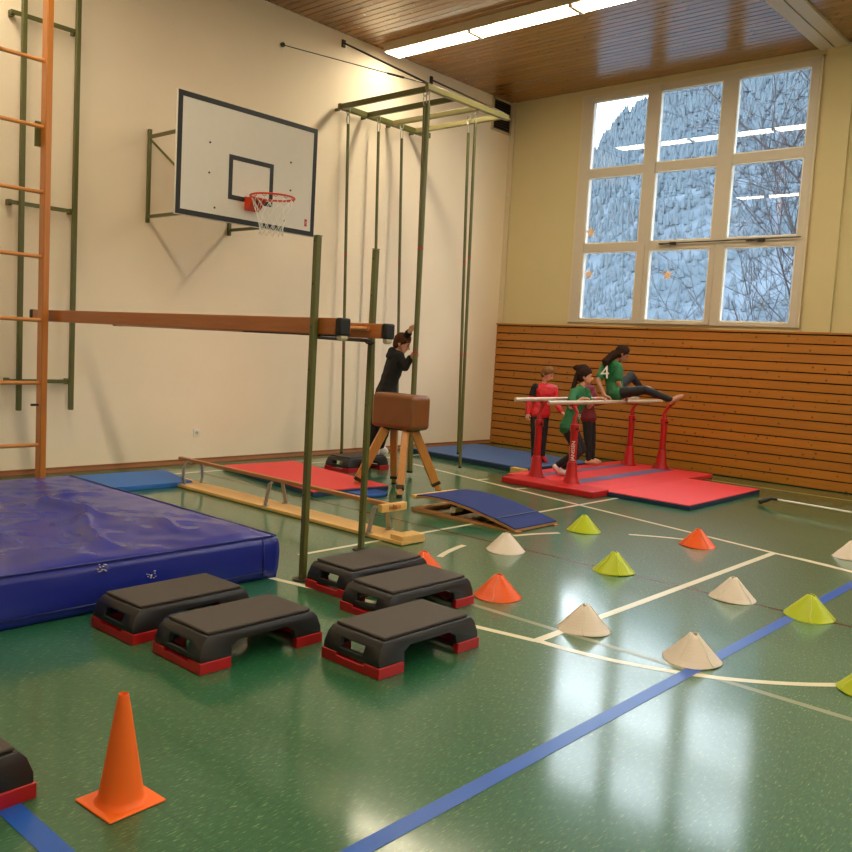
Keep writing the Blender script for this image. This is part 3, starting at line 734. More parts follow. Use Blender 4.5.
mat('floor_mat', 'red flat mat with dark side behind the upside down bench', 'mat', [(.64, -6.14), (2.62, -6.42), (2.72, -5.40), (.70, -5.10)], .06, 'matred', 'matside')
mat('floor_mat', 'blue grey flat mat along the wall in the corner behind the pair of poles', 'mat', [(.45, -2.58), (2.66, -2.74), (2.80, -1.15), (.45, -1.0)], .075, 'matteal', 'matside')
mat('floor_mat', 'red flat mat with dark blue sides, right of the parallel bars', 'mat', [(4.31, -3.36), (5.34, -3.38), (5.30, -1.26), (4.31, -1.26)], .06, 'matred', 'matside')
t = thing('wooden_block', 'small wooden block sticking out from under the blue grey corner mat', 'block', (2.62, -2.86, 0)); bm = B(); box(bm, (2.53, -2.86, .001), (2.76, -2.76, .075)); obj('block', bm, 'bench', t, bevel=.004)
# thin curled foam mat under the buck
bm = B(); P = []; 
for k in range(17):
    a_ = -PI/2+PI*k/16; P.append((2.83+.15*math.cos(a_), -5.78+.20*math.sin(a_)))
P += [(2.42, -5.58), (2.40, -5.98)]
prism(bm, P, 2, .001, .028); o = obj('foam_mat', bm, 'thinblue', None, bevel=.006); tag(o, 'thin cobalt blue foam mat with a rounded end on the floor under the brown buck', 'mat')
bm = B()

# ------------------------------------------------------------ vaulting buck
t = thing('vaulting_buck', 'brown leather vaulting buck on four splayed wooden legs', 'vaulting buck', (2.68, -5.33, 0))
bm = B(); cx, cy = 2.775, -5.325
box(bm, (cx-.315, cy-.155, .705), (cx+.315, cy+.155, 1.085)); obj('body', bm, 'leather', t, bevel=.05, seg=6, smooth=True)
for s_ in (-1, 1):
    bm = B(); tube(bm, [(cx+s_*.268, cy+.153*math.copysign(abs(math.cos(q))**.28, math.cos(q)), 0.895+.188*math.copysign(abs(math.sin(q))**.28, math.sin(q))) for q in [k*2*PI/48 for k in range(48)]], .005, 6, closed=True); obj('seam_piping', bm, 'leatherend', t, smooth='all')
bm = B(); box(bm, (cx-.22, cy-.10, .69), (cx+.22, cy+.10, .7145)); obj('base_plate', bm, 'darksteel', t, bevel=.004)
for sx in (-1, 1):
    for sy in (-1, 1):
        a_ = V((cx+sx*.16, cy+sy*.07, .688)); b_ = V((cx+sx*.345, cy+sy*.315, .03)); d_ = (b_-a_); L = d_.length; q_ = d_.to_track_quat('Z', 'X').to_matrix().to_4x4()
        bm = B(); bmesh.ops.create_cube(bm, size=1, matrix=Matrix.Translation(a_+d_*.44) @ q_ @ Matrix.Diagonal((.095, .075, L*.88, 1))); lg = obj('leg', bm, 'leg', t, bevel=.006)
        bm = B(); bmesh.ops.create_cube(bm, size=1, matrix=Matrix.Translation(a_+d_*.885) @ q_ @ Matrix.Diagonal((.101, .081, .04, 1))); obj('metal_ferrule', bm, 'darksteel', lg, bevel=.004)
        bm = B(); bmesh.ops.create_cube(bm, size=1, matrix=Matrix.Translation(a_+d_*.95) @ q_ @ Matrix.Diagonal((.06, .05, L*.1, 1))); obj('inner_leg', bm, 'leg', lg)
        bm = B(); lathe(bm, [(0, .035), (.028, .035), (.036, .002), (0, .001)], 16, (b_.x, b_.y, 0)); obj('rubber_foot', bm, 'black', lg, smooth=True)

# ------------------------------------------------------------ springboard
t = thing('springboard', 'wooden springboard with a navy blue carpet top, sloping down towards the marker cones', 'springboard', (4.3, -5.70, 0))
ya, yb = -6.04, -5.36; prof = [(3.72, .150), (3.82, .165), (3.97, .172), (4.17, .166), (4.4, .140), (4.65, .094), (4.85, .050), (4.93, .030)]
def deck(y0_, y1_, lo, hi, xs=0, xe=0):
    bm = B(); P = [(x_, z_+hi) for x_, z_ in prof]+[(x_, z_+lo) for x_, z_ in reversed(prof)]; prism(bm, P, 1, y0_, y1_); return bm
obj('deck', deck(ya, yb, -.022, -.0005), 'ply', t)
obj('carpet_top', deck(ya+.006, yb-.006, 0, .010), 'carpet', t)
bm = B(); box(bm, (4.70, ya+.012, .084), (4.712, yb-.012, .099), Matrix.Rotation(.22, 3, 'Y')); obj('carpet_seam', bm, 'matside', t)
for y_ in (ya+.04, yb-.04):
    bm = B(); prism(bm, [(3.66, .001), (4.96, .001), (4.96, .012), (4.3, .028), (3.66, .030)], 1, y_-.035, y_+.035); obj('base_runner', bm, 'ply', t)
bm = B(); box(bm, (3.66, ya+.076, .001), (3.76, yb-.076, .03)); obj('base_crosspiece', bm, 'bench', t, bevel=.003)
bm = B(); box(bm, (3.66, ya, .12), (3.719, yb, .155)); obj('end_rail', bm, 'bench', t, bevel=.004)
bm = B(); cyl(bm, (4.18, ya+.02, .088), (4.18, ya+.14, .088), .034, n=20); obj('spring_roller', bm, 'trim', t, smooth=True)
bm = B(); box(bm, (4.16, ya+.02, .0285), (4.20, yb-.02, .14)); obj('spring_support', bm, 'darksteel', t)

# ------------------------------------------------------------ aerobic steps
def bool_(o, cutters):
    for c in cutters:
        b = o.modifiers.new('b', 'BOOLEAN'); b.object = c; b.operation = 'DIFFERENCE'; b.solver = 'EXACT'
    bake(o)
    for c in cutters: bpy.data.objects.remove(c)
def cut(a, b):
    bm = B(); box(bm, a, b); return obj('c', bm, 'black')
t = thing('aerobic_step', 'black aerobic step with red feet, centre one of the front three', 'aerobic step', (0, 0, 0), group='black and red aerobic steps')
bm = B(); L2, W2 = .375, .205
P = [(-L2, .055), (-L2-.002, .09), (-L2+.018, .145), (-L2+.045, .172), (L2-.045, .172), (L2-.018, .145), (L2+.002, .09), (L2, .055), (.20, .055), (.195, .095), (.15, .122), (-.15, .122), (-.195, .095), (-.20, .055)]
# hollow shell: tapered outer, then cuts
prism(bm, [(-L2, .055), (-L2-.002, .09), (-L2+.018, .145), (-L2+.045, .172), (L2-.045, .172), (L2-.018, .145), (L2+.002, .09), (L2, .055)], 0, -W2, W2)
for v_ in bm.verts:
    f = (v_.co.z-.055)/.117; v_.co.x *= 1-.09*f
shell = obj('shell', bm, 'blkpl', t, bevel=0)
bmc = B(); prism(bmc, [(-.20, .04), (-.195, .10), (-.15, .124), (.15, .124), (.195, .10), (.20, .04)], 0, -.5, .5); arch = obj('c', bmc, 'black')
bool_(shell, [cut((-W2+.032, -L2+.03, .03), (W2-.032, L2-.03, .155)), arch, cut((-.085, -.5, .085), (.085, .5, .132))])
mb = shell.modifiers.new('bv', 'BEVEL'); mb.width = .007; mb.segments = 2; mb.limit_method = 'ANGLE'; mb.angle_limit = .6; bake(shell)
for p_ in shell.data.polygons: p_.use_smooth = True
shell.data.set_sharp_from_angle(angle=.6)
bm = B(); box(bm, (-.172, -.322, .1725), (.172, .322, .190)); obj('top_pad', bm, 'pad', t, bevel=.007, seg=3)
for s_ in (-1, 1):
    bm = B(); ye, yi = s_*(L2+.008), s_*.205
    box(bm, (-W2-.006, min(ye, yi), .0), (W2+.006, max(ye, yi), .056)); ft = obj('riser', bm, 'redpl', t)
    bool_(ft, [cut((-W2+.03, min(s_*(L2-.035), s_*.1), -.02), (W2-.03, max(s_*(L2-.035), s_*.1), .09)), cut((-.10, min(s_*.3, s_*.5), .042), (.10, max(s_*.3, s_*.5), .09))])
    mb = ft.modifiers.new('bv', 'BEVEL'); mb.width = .004; mb.segments = 2; mb.limit_method = 'ANGLE'; mb.angle_limit = .6; bake(ft)
step0 = t
spots = [(5.80, -9.655, .0, 'black aerobic step with red feet, second from the left in the front'),
         (5.235, -9.69, .02, 'black aerobic step with red feet standing right against the blue crash mat'),
         (6.39, -9.045, -.01, 'black aerobic step with red feet, frontmost of the cluster of three beside the post'),
         (5.86, -8.43, -.02, 'middle black aerobic step of the cluster of three beside the post'),
         (5.345, -8.27, .0, 'black aerobic step at the foot of the near green post, rearmost of the three'),
         (6.385, -11.455, .03, 'black aerobic step cut off by the left edge beside the orange traffic cone'),
         (1.33, -4.56, .05, 'far black aerobic step under the boy at the climbing poles')]
for i, (x_, y_, r_, lb) in enumerate(spots):
    if i == 0: t.location = (x_, y_, 0); t.rotation_euler = (0, 0, r_); t['label'] = lb
    else: copy_thing(step0, (x_, y_, 0), r_, lb)

# ------------------------------------------------------------ tall cone
t = thing('traffic_cone', 'tall bright orange cone on a square base at the front left', 'traffic cone', (6.79, -10.87, 0), math.radians(3))
bm = B(); box(bm, (-.108, -.108, 0), (.108, .108, .008)); obj('base_plate', bm, 'orange', t, bevel=.004, world=False)
bm = B(); n = 40
prof2 = [(.088, .008), (.080, .014), (.075, .03), (.060, .12), (.044, .22), (.028, .32), (.0195, .365), (.018, .378), (.0155, .381), (.0145, .376), (.02, .30), (.06, .02)]
lathe(bm, prof2, n); obj('cone_body', bm, 'orange', t, smooth=True, world=False, angle=1.2)

# ------------------------------------------------------------ low marker cones
def marker(mt):
    t = thing('marker_cone', 'marker cone', 'marker cone', (0, 0, 0), group='low marker cones on the green floor')
    bm = B(); n = 64; R, h, rt_ = .156, .150, .019
    def P(k, f, off=0):
        a_ = 2*PI*k/n; r = rt_+(R-rt_)*(1-f)+off; r += .0025*math.sin(a_*3+1)*(1-f)
        z = h*f; notch = .012*max(0, math.cos(a_*2)) if f > .99 else 0
        return V((r*math.cos(a_), r*math.sin(a_), z-notch+.0035*(1-f)*(1+math.sin(a_*2+.6))))
    fs = [0, .03, .2, .4, .6, .8, .95, 1]
    rings = [[bm.verts.new(P(k, f, .0025 if q == 0 else 0)) for k in range(n)] for q, f in enumerate(fs)]
    for i in range(len(fs)-1):
        for k in range(n): bm.faces.new((rings[i][k], rings[i][(k+1) % n], rings[i+1][(k+1) % n], rings[i+1][k]))
    def mods(o):
        s_ = o.modifiers.new('s', 'SOLIDIFY'); s_.thickness = .0025; s_.offset = -1
    sh = obj('cone_shell', bm, mt, t, smooth='all', world=False, mods=mods)
    bm = B()
    for k in (3, 21, 34, 50):
        pts = [P(k+(.5*math.sin(f*9+k)), f*.97, .0028) for f in [q/9 for q in range(10)]]; tube(bm, pts, .0026, 5)
    obj('fold_highlight', bm, 'fold_'+mt[2:], t, smooth='all', world=False)  # thin rib along the fold, coloured paler as its edge highlight
    return t
M['fold_orange'] = plain('orange_fold_highlight', (255, 150, 100), .3); M['fold_white'] = plain('white_fold_highlight', (250, 240, 226), .3); M['fold_yellow'] = plain('lime_fold_highlight', (232, 240, 120), .3)  # paler than the shells: edge highlight painted on the folds
protos = {}
for mt, x_, y_, rz, lb in [
    ('c_white', 5.294, -6.667, .3, 'low white marker cone just below the springboard'),
    ('c_yellow', 5.237, -5.373, 1.2, 'low lime marker cone farthest from the camera, near the red mat'),
    ('c_yellow', 6.199, -6.509, 2.2, 'low lime marker cone in the middle of the floor'),
    ('c_orange', 6.191, -5.027, .9, 'low orange marker cone farthest right, on the white key line'),
    ('c_orange', 6.067, -7.789, .2, 'low orange marker cone just right of the black steps'),
    ('c_white', 6.807, -7.919, 1.9, 'low white marker cone at the left end of the free throw line'),
    ('c_white', 7.478, -7.901, 2.6, 'low white marker cone standing on the blue line'),
    ('c_white', 7.114, -6.48, 1.1, 'low white marker cone left of the lime one that stands on the blue line'),
    ('c_yellow', 7.632, -6.485, 3.0, 'low lime marker cone on the blue line at the right'),
    ('c_yellow', 8.30, -7.62, .6, 'low lime marker cone cut off by the right edge of the photo'),
    ('c_white', 7.26, -4.27, 1.5, 'low white marker cone cut off by the right edge, farther from the camera'),
    ('c_orange', 5.340, -7.720, .4, 'orange marker cone half hidden behind the black steps')]:
    if mt not in protos: q = protos[mt] = marker(mt); q.location = (x_, y_, 0); q.rotation_euler = (0, 0, rz); q['label'] = lb
    else: copy_thing(protos[mt], (x_, y_, 0), rz, lb)

# ------------------------------------------------------------ white stick at the right
t = thing('floor_stick', 'white stick with a bent black rubber end lying at the right near the panelled wall', 'stick', (6.3, -2.2, 0))
bm = B(); a_ = V((5.80, -2.10, .085)); b_ = V((7.6, -2.46, .11)); cyl(bm, a_, b_, .011, n=12); obj('shaft', bm, 'white', t, smooth=True)
bm = B(); tube(bm, [a_+V((.03, -.006, 0)), a_+V((-.05, .01, 0)), a_+V((-.09, 0, -.02)), a_+V((-.15, -.06, -.05)), a_+V((-.16, -.07, -.055))], .02, 10, taper=[.014, .018, .026, .028, .024]); obj('rubber_end', bm, 'black', t, smooth='all')
bm = B(); box(bm, (7.5, -2.50, .0), (7.62, -2.40, .099)); obj('stand_foot', bm, 'black', t, bevel=.01)

# ------------------------------------------------------------ parallel bars
t = thing('parallel_bars', 'red parallel bars with pale wooden rails standing on a red mat', 'parallel bars', (3.45, -1.95, 0))
bm = B(); box(bm, (3.0, -3.68, .001), (4.30, -3.30, .075)); obj('base_foot', bm, 'redvel', t, bevel=.01, seg=3)
bm = B(); box(bm, (2.80, -3.295, .001), (4.305, -.42, .058)); bmat = obj('base_mat', bm, 'matred', t, bevel=.008)
for xa, xb in ((3.60, 3.80), (3.06, 3.18)):
    bm = B(); box(bm, (xa, -3.28, .0585), (xb, -.6, .062)); obj('grey_strip', bm, 'stripe', bmat, bevel=.001)
RZ = 1.05
posts = [(3.75, -3.27, .06), (3.18, -3.20, .06), (3.62, -.66, .06), (3.14, -.74, .06)]
for x_, y_, zb in posts:
    rx = 3.70 if x_ > 3.4 else 3.22; ry = y_+.02
    bm = B(); lathe(bm, [(0, zb+.27), (.052, zb+.27), (.058, zb+.25), (.075, zb+.10), (.098, zb+.02), (.105, zb+.003), (0, zb+.003)], 24, (x_, y_, 0)); u = obj('foot_cone', bm, 'red', t, smooth=True)
    bm = B(); tube(bm, [(x_+.12*math.cos(q), y_+.12*math.sin(q), zb+.008) for q in [k*2*PI/24 for k in range(24)]], .008, 6, closed=True); obj('foot_ring', bm, 'red', u, smooth='all')
    bm = B(); cyl(bm, (x_, y_, zb+.272), (x_, y_, .78), .044, n=24); up_ = obj('upright', bm, 'red', t, smooth=True)
    bm = B(); cyl(bm, (x_, y_, .70), (x_, y_, .79), .054, n=24); obj('collar', bm, 'red', up_, bevel=.006)
    bm = B(); tube(bm, [(x_, y_, .79), (x_-.01, y_, .86), (x_+.01, ry, .93), (rx, ry, RZ-.045)], .026, 12, taper=[.034, .026, .022, .026]); box(bm, (rx-.03, ry-.05, RZ-.05), (rx+.03, ry+.05, RZ-.024)); obj('rail_neck', bm, 'red', up_, smooth=True)
    bm = B(); cyl(bm, (x_+.04, y_-.03, .74), (x_+.085, y_-.06, .74), .012, n=10); obj('clamp_knob', bm, 'black', up_)
    if abs(x_-3.75) < .01:
        vd = V((CAM.x-x_, CAM.y-y_, 0)).normalized(); pos = V((x_, y_, .47))+vd*.0455
        text('maker_lettering', 'JANSSEN', .062, 'white', up_, pos, (0, 0, 1), V((0, 0, 1)).cross(vd)*-1)
for x_, ya, yb in ((3.70, -3.80, -.95), (3.22, -3.80, -.75)):
    bm = B()
    n = 16
    A = [bm.verts.new((x_+.021*math.cos(2*PI*k/n), ya, RZ+.026*math.sin(2*PI*k/n))) for k in range(n)]; Bv = [bm.verts.new((x_+.021*math.cos(2*PI*k/n), yb, RZ+.026*math.sin(2*PI*k/n))) for k in range(n)]
    for i in range(n): bm.faces.new((A[i], Bv[i], Bv[(i+1) % n], A[(i+1) % n]))
    bm.faces.new(A); bm.faces.new(Bv[::-1]); obj('rail', bm, 'railw', t, smooth=True, bevel=.004)
# ------------------------------------------------------------ people
UPV = V((0, 0, 1))
def remesh(o, vox, it=2):
    a = o.modifiers.new('r', 'REMESH'); a.mode = 'VOXEL'; a.voxel_size = vox; a.use_smooth_shade = True
    b = o.modifiers.new('s', 'SMOOTH'); b.factor = .5; b.iterations = it
    bake(o)
    for p_ in o.data.polygons: p_.use_smooth = True
    return o
def folds(o, amp, sc):
    me = o.data; cos = [v_.co.copy() for v_ in me.vertices]; nr = [n_.vector.copy() for n_ in me.vertex_normals]; out = []
    for c, q in zip(cos, nr): out.extend(c+q*amp*(noise.noise(c*sc)+.5*noise.noise(c*sc*2.3)))
    me.vertices.foreach_set('co', out)
    o.data.update(); return o
def person(name, label, J, face, look, top, legs, hair, skin='skin', s=1.0, sleeve='long', shoe=None, hood=False, hairstyle='short', grip=(0, 0, -1), trim=None):
    J = {k: V(v) for k, v in J.items()}
    pel = (J['hipR']+J['hipL'])/2; nk = J['neck']; face = V(face).normalized()      # chest facing
    side = (J['shL']-J['shR']).normalized(); zb = min(J['toR'].z, J['toL'].z)
    root = thing(name, label, 'person', (pel.x, pel.y, max(0, zb-.03)))
    lk = V(look).normalized(); hd = J['head']; hs = lk.cross(UPV).normalized(); hu = hs.cross(lk).normalized()   # hs: to the person's right
    def H(r_, f_, u_): return hd+hs*r_*s+lk*f_*s+hu*u_*s
    ch = nk.lerp(pel, .30)+face*.01*s; ws = nk.lerp(pel, .66); hipc = pel
    bm = B()
    def tor(b, g, lowz=0):
        hull(b, [(J['shR'], (.048+g)*s), (J['shL'], (.048+g)*s), (ch-side*.065*s, (.082+g)*s), (ch+side*.065*s, (.082+g)*s), (nk-UPV*.01, (.045+g*.5)*s)])
        hull(b, [(ch-side*.065*s, (.082+g)*s), (ch+side*.065*s, (.082+g)*s), (ws-side*.045*s, (.076+g)*s), (ws+side*.045*s, (.076+g)*s)])
        hull(b, [(ws-side*.045*s, (.076+g)*s), (ws+side*.045*s, (.076+g)*s), (J['hipR'], (.082+g)*s), (J['hipL'], (.082+g)*s)])
    def limb(b, names, rad, g=0):
        for (a_, ra), (c_, rc_) in zip(zip(names, rad), list(zip(names, rad))[1:]): hull(b, [(J[a_] if isinstance(a_, str) else a_, (ra+g)*s), (J[c_] if isinstance(c_, str) else c_, (rc_+g)*s)])
    tor(bm, 0)
    hull(bm, [(nk-UPV*.02*s, .046*s), (H(0, -.02, -.05), .042*s)])
    hull(bm, [(H(0, -.018, .030), .084*s), (H(0, .012, .040), .074*s), (H(0, .020, -.02), .062*s), (H(.02, .035, -.055), .034*s), (H(-.02, .035, -.055), .034*s), (H(0, .050, -.082), .022*s)])
    hull(bm, [(H(0, .080, .012), .008*s), (H(0, .100, -.020), .011*s), (H(.012, .088, -.026), .008*s), (H(-.012, .088, -.026), .008*s)])   # nose
    hull(bm, [(H(.02, .072, -.047), .010*s), (H(-.02, .072, -.047), .010*s)])                                                       # lips
    for q in (1, -1): hull(bm, [(H(q*.082, -.012, .008), (.012*s)), (H(q*.088, -.022, -.004), .012*s), (H(q*.080, -.012, -.026), .010*s)])
    for q in 'RL':
        limb(bm, ['sh'+q, 'el'+q, 'wr'+q], [.044, .034, .024])
        limb(bm, ['hip'+q, 'kn'+q, 'an'+q], [.078, .052, .034])
        an, to = J['an'+q], J['to'+q]; d_ = (to-an); hl = an-d_.normalized()*.03*s-UPV*.03*s if d_.length > 0 else an
        hull(bm, [(an, .034*s), (hl, .028*s), (an.lerp(to, .6), .036*s), (to, .022*s)])
        wr, ha = J['wr'+q], J['ha'+q]; dr = (ha-wr).normalized(); g_ = V(grip if not isinstance(grip, dict) else grip[q]); g_ = (g_-dr*g_.dot(dr)).normalized(); lat = dr.cross(g_).normalized()
        pe = wr+dr*.062*s
        hull(bm, [(wr, .021*s), (wr+dr*.02*s+lat*.012*s, .017*s), (pe+lat*.024*s, .0125*s), (pe-lat*.024*s, .0125*s), (wr+dr*.02*s-lat*.012*s, .017*s)])
        for k, L in enumerate((.030, .035, .033, .026)):
            a_ = pe+lat*(.027-.018*k)*s; b_ = a_+dr*L*.8*s+g_*.010*s; c_ = b_+dr*.010*s+g_*L*.8*s; e_ = c_-dr*.012*s+g_*.014*s
            hull(bm, [(a_, .0092*s), (b_, .0088*s)], 8); hull(bm, [(b_, .0088*s), (c_, .0082*s)], 8); hull(bm, [(c_, .0082*s), (e_, .0072*s)], 8)
        a_ = wr+dr*.022*s+lat*.02*s; b_ = a_+lat*.022*s+dr*.016*s+g_*.014*s; c_ = b_+dr*.018*s+g_*.022*s
        hull(bm, [(a_, .012*s), (b_, .0105*s)], 8); hull(bm, [(b_, .0105*s), (c_, .0088*s)], 8)
    body = obj('body', bm, skin, root); remesh(body, .0065, 2)
    # face details
    for q in (1, -1):
        bm = B(); bmesh.ops.create_uvsphere(bm, u_segments=12, v_segments=8, radius=.0085*s, matrix=Matrix.Translation(H(q*.030, .0775, .008))); obj('eye', bm, 'eye', body, smooth='all')
        bm = B(); hull(bm, [(H(q*.018, .083, .026), .0032*s), (H(q*.042, .074, .027), .0028*s)], 6); obj('eyebrow', bm, hair, body)
    bm = B(); hull(bm, [(H(.019, .081, -.049), .0042*s), (H(-.019, .081, -.049), .0042*s)], 8); obj('mouth', bm, 'lip', body, smooth='all')
    # hair
    bm = B()
    hull(bm, [(H(0, -.022, .040), .090*s), (H(0, -.045, .0), .066*s), (H(0, .008, .058), .078*s)])
    hull(bm, [(H(0, .050, .088), .030*s), (H(.035, .035, .080), .030*s), (H(-.035, .035, .080), .030*s), (H(0, 0, .08), .05*s)])
    for q in (1, -1): hull(bm, [(H(q*.066, .022, .050), .024*s), (H(q*.070, -.02, .0), .026*s), (H(q*.060, -.03, .06), .03*s)])
    if hairstyle == 'short': hull(bm, [(H(0, -.05, -.03), .050*s), (H(.03, -.05, -.02), .045*s), (H(-.03, -.05, -.02), .045*s)])
    if hairstyle in ('bun', 'tail', 'long'):
        hull(bm, [(H(.04, -.04, -.02), .048*s), (H(-.04, -.04, -.02), .048*s), (H(0, -.055, -.04), .045*s)])
    if hairstyle == 'bun':
        hull(bm, [(H(0, -.10, .07), .045*s), (H(0, -.125, .062), .038*s)])
        for q in (1, -1): hull(bm, [(H(q*.07, .02, .0), .016*s), (H(q*.066, .03, -.09), .009*s)])
    if hairstyle == 'tail':
        hull(bm, [(H(0, -.11, .03), .036*s), (H(0, -.08, .04), .04*s)]); a_ = H(0, -.12, .02); b_ = nk-face*.11*s-UPV*.02*s; c_ = nk.lerp(pel, .42)-face*.125*s
        hull(bm, [(a_, .034*s), (b_, .032*s)]); hull(bm, [(b_, .032*s), (c_, .014*s)])
    if hairstyle == 'long':
        a_ = H(0, -.075, -.03); b_ = nk-face*.095*s-side*-.03*s; c_ = nk.lerp(pel, .40)-face*.115*s+side*.03*s
        hull(bm, [(a_+side*.03*s, .05*s), (a_-side*.03*s, .05*s), (b_+side*.035*s, .036*s), (b_-side*.02*s, .036*s)]); hull(bm, [(b_+side*.035*s, .034*s), (b_-side*.02*s, .034*s), (c_, .018*s)])
    ho = obj('hair', bm, hair, root); remesh(ho, .007, 2); folds(ho, .005, 55)
    # trousers
    bm = B(); hull(bm, [(ws.lerp(pel, .55)-side*.04*s, .083*s), (ws.lerp(pel, .55)+side*.04*s, .083*s), (J['hipR'], .094*s), (J['hipL'], .094*s)])
    for q in 'RL': limb(bm, ['hip'+q, 'kn'+q, J['an'+q].lerp(J['kn'+q], .06)], [.086, .060, .042], .004 if shoe else 0)
    tr_ = obj('trousers', bm, legs, root); remesh(tr_, .009, 2); folds(tr_, .005, 16)
    # top
    bm = B(); tor(bm, .014)
    hull(bm, [(J['hipR']-UPV*.005, .106*s), (J['hipL']-UPV*.005, .106*s), (ws, .092*s)])
    for q in 'RL':
        if sleeve == 'long': limb(bm, ['sh'+q, 'el'+q, J['wr'+q].lerp(J['el'+q], .08)], [.046, .038, .030], .012)
        else: limb(bm, ['sh'+q, J['sh'+q].lerp(J['el'+q], .72)], [.047, .046], .012)
    if hood: hull(bm, [(nk-face*.06*s+UPV*.015, .05*s), (nk-face*.075*s-UPV*.05*s+side*.04*s, .045*s), (nk-face*.075*s-UPV*.05*s-side*.04*s, .045*s)])
    else: hull(bm, [(nk+UPV*.005, .052*s), (nk-UPV*.03*s, .06*s)])
    tp = obj('top', bm, top, root); tp.name = 'hooded_top' if hood else ('jacket' if sleeve == 'long' else 'jersey'); remesh(tp, .0085, 2); folds(tp, .006, 14)
    if trim:
        bm = B(); q = trim[0]; hull(bm, [(J['sh'+q]+UPV*.006, .0675*s), (J['sh'+q].lerp(J['el'+q], .45), .0605*s)]); to_ = obj('shoulder_panel', bm, trim[1], tp); remesh(to_, .009, 1)
    if shoe:
        for q in 'RL':
            an, to = J['an'+q], J['to'+q]; d_ = (to-an); d_.z *= .6; hl = an-d_.normalized()*.035*s-UPV*.03*s
            bm = B(); hull(bm, [(an-UPV*.005, .046*s), (hl, .040*s), (an.lerp(to, .6), .046*s), (to, .036*s)]); so = obj('shoe', bm, shoe, root, smooth='all')
    return root, tp, J
J_red = {'head': (2.379, -1.896, 1.331), 'neck': (2.35, -1.898, 1.179), 'shR': (2.294, -2.049, 1.131), 'shL': (2.441, -1.784, 1.128), 'elR': (2.234, -2.1, 0.919), 'elL': (2.501, -1.796, 0.91), 'wrR': (2.263, -2.159, 0.765), 'wrL': (2.62, -1.837, 0.814), 'haR': (2.275, -2.182, 0.71), 'haL': (2.682, -1.838, 0.784), 'hipR': (2.312, -2.021, 0.774), 'hipL': (2.363, -1.894, 0.777), 'knR': (2.342, -2.061, 0.434), 'knL': (2.393, -1.922, 0.434), 'anR': (2.338, -2.033, 0.137), 'anL': (2.401, -1.923, 0.138), 'toR': (2.433, -2.115, 0.096), 'toL': (2.504, -1.97, 0.104)}
J_gr = {'head': (3.442, -2.605, 1.353), 'neck': (3.413, -2.648, 1.209), 'shR': (3.418, -2.826, 1.145), 'shL': (3.403, -2.502, 1.157), 'elR': (3.483, -2.963, 0.973), 'elL': (3.482, -2.534, 0.975), 'wrR': (3.625, -2.93, 1.092), 'wrL': (3.625, -2.56, 1.092), 'haR': (3.70, -2.88, 1.098), 'haL': (3.70, -2.53, 1.098), 'hipR': (3.363, -2.846, 0.704), 'hipL': (3.33, -2.688, 0.697), 'knR': (3.51, -2.766, 0.396), 'knL': (3.46, -2.593, 0.42), 'anR': (3.269, -2.87, 0.189), 'anL': (3.31, -2.786, 0.137), 'toR': (3.279, -2.766, 0.079), 'toL': (3.389, -2.723, 0.078)}
J_mr = {'head': (2.657, -1.399, 1.378), 'neck': (2.685, -1.394, 1.206), 'shR': (2.749, -1.518, 1.152), 'shL': (2.714, -1.214, 1.15), 'elR': (2.955, -1.693, 0.969), 'elL': (2.903, -1.364, 0.962), 'wrR': (3.136, -1.758, 0.991), 'wrL': (3.115, -1.507, 1.002), 'haR': (3.2, -1.764, 1.031), 'haL': (3.169, -1.495, 1.034), 'hipR': (2.801, -1.439, 0.751), 'hipL': (2.76, -1.289, 0.744), 'knR': (2.85, -1.448, 0.423), 'knL': (2.81, -1.27, 0.411), 'anR': (2.88, -1.442, 0.128), 'anL': (2.839, -1.278, 0.128), 'toR': (2.981, -1.357, 0.093), 'toL': (2.929, -1.201, 0.098)}
J_sit = {'head': (3.597, -2.003, 1.67), 'neck': (3.514, -2.09, 1.557), 'shR': (3.63, -2.128, 1.503), 'shL': (3.383, -2.051, 1.504), 'elR': (3.676, -2.165, 1.296), 'elL': (3.412, -2.238, 1.303), 'wrR': (3.677, -2.036, 1.131), 'wrL': (3.60, -2.36, 1.12), 'haR': (3.712, -1.98, 1.098), 'haL': (3.69, -2.32, 1.098), 'hipR': (3.645, -2.128, 1.156), 'hipL': (3.524, -2.021, 1.16), 'knR': (4.0, -2.046, 1.228), 'knL': (3.557, -1.629, 1.388), 'anR': (4.273, -1.816, 1.119), 'anL': (3.554, -1.315, 1.225), 'toR': (4.369, -1.724, 1.178), 'toL': (3.633, -1.19, 1.231)}
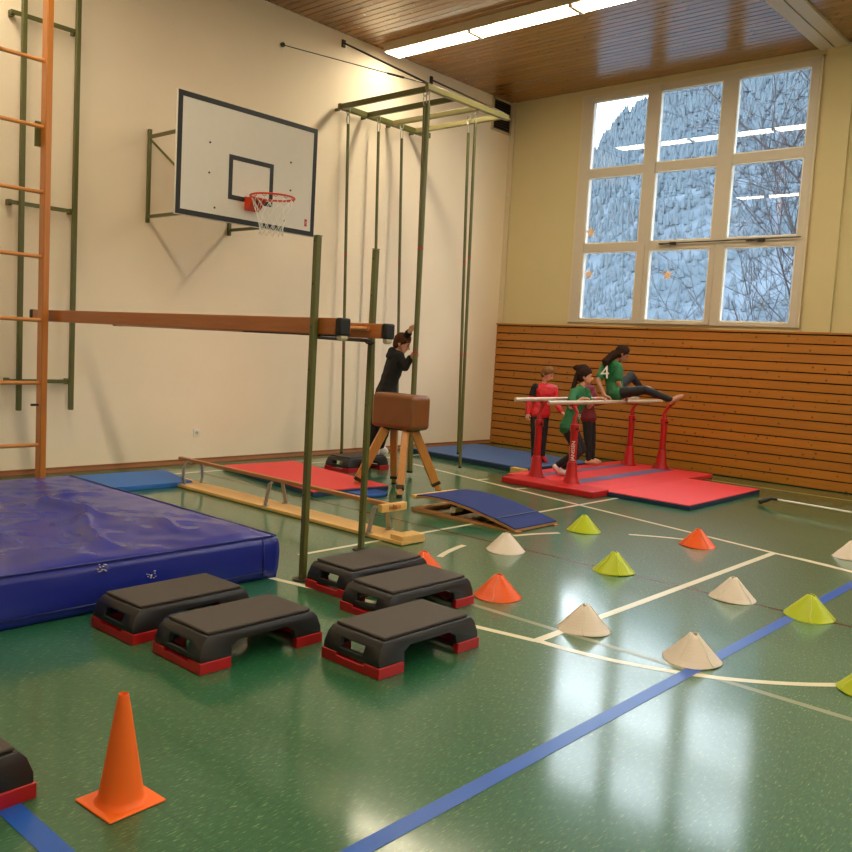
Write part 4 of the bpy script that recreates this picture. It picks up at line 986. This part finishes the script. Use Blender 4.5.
J_blk = {'head': (1.697, -4.227, 1.642), 'neck': (1.661, -4.273, 1.524), 'shR': (1.78, -4.347, 1.477), 'shL': (1.543, -4.205, 1.508), 'elR': (1.871, -4.334, 1.356), 'elL': (1.603, -4.12, 1.656), 'wrR': (1.918, -4.292, 1.473), 'wrL': (1.844, -4.266, 1.798), 'haR': (1.988, -4.306, 1.513), 'haL': (1.939, -4.308, 1.861), 'hipR': (1.664, -4.411, 1.012), 'hipL': (1.533, -4.341, 1.002), 'knR': (1.705, -4.433, 0.633), 'knL': (1.485, -4.413, 0.636), 'anR': (1.439, -4.268, 0.28), 'anL': (1.38, -4.374, 0.278), 'toR': (1.498, -4.221, 0.232), 'toL': (1.458, -4.338, 0.226)}
F_ = fw; Rr = r2
person('person', 'child in a red tracksuit jacket and black trousers standing beside the parallel bars', J_red, (.5*Rr-.85*F_), (.75*Rr-.45*F_-.42*UPV), 'c_red', 'c_dark', 'hair_bl', s=.92, trim=('R', 'c_black'), grip=(.3, 0, -1), shoe='redpl')
_, tp, J = person('person', 'girl in a green jersey and dark leggings holding the near rail, one foot behind her', J_gr, (Rr*.95+F_*.1-UPV*.1), (Rr*.96-F_*.25-.10*UPV), 'c_green', 'c_dark', 'hair_dk', s=.93, sleeve='short', hairstyle='tail', shoe='shoe')
c_ = J['neck'].lerp((J['hipR']+J['hipL'])/2, .62)
text('jersey_number', '9', .09, 'white', tp, c_+Rr*.06-F_*.115-UPV*.06, Rr*.9-F_*.3, UPV)
person('person', 'barefoot person in a maroon top and dark leggings behind the girl in green', J_mr, (Rr*.95+F_*.1), (Rr*.97-F_*.1-.15*UPV), 'c_maroon', 'c_dark', 'hair_dk', s=.95, hairstyle='bun')
_, tp, J = person('person', 'girl in a green number 4 jersey sitting on the rails with her legs stretched out', J_sit, (Rr*.75+F_*.62-UPV*.15), (Rr*.9+F_*.1-.5*UPV), 'c_green', 'c_dark', 'hair_dk', skin='skin2', s=.96, sleeve='short', hairstyle='long')
bk = (Rr*.55-F_*.83); c_ = J['neck'].lerp((J['hipR']+J['hipL'])/2, .36)-Rr*.055
text('jersey_number', '4', .24, 'white', tp, c_-F_*.118-Rr*.075, Rr*.85-F_*.4, UPV)
person('person', 'boy in a black hooded top standing on a step and holding the climbing poles', J_blk, (Rr*.85+F_*.3-UPV*.1), (Rr*.8-F_*.1-.35*UPV), 'c_black', 'c_dark', 'hair_br', s=1.12, hood=True, grip=tuple(F_*.6+Rr*.5), shoe='shoe')
#END
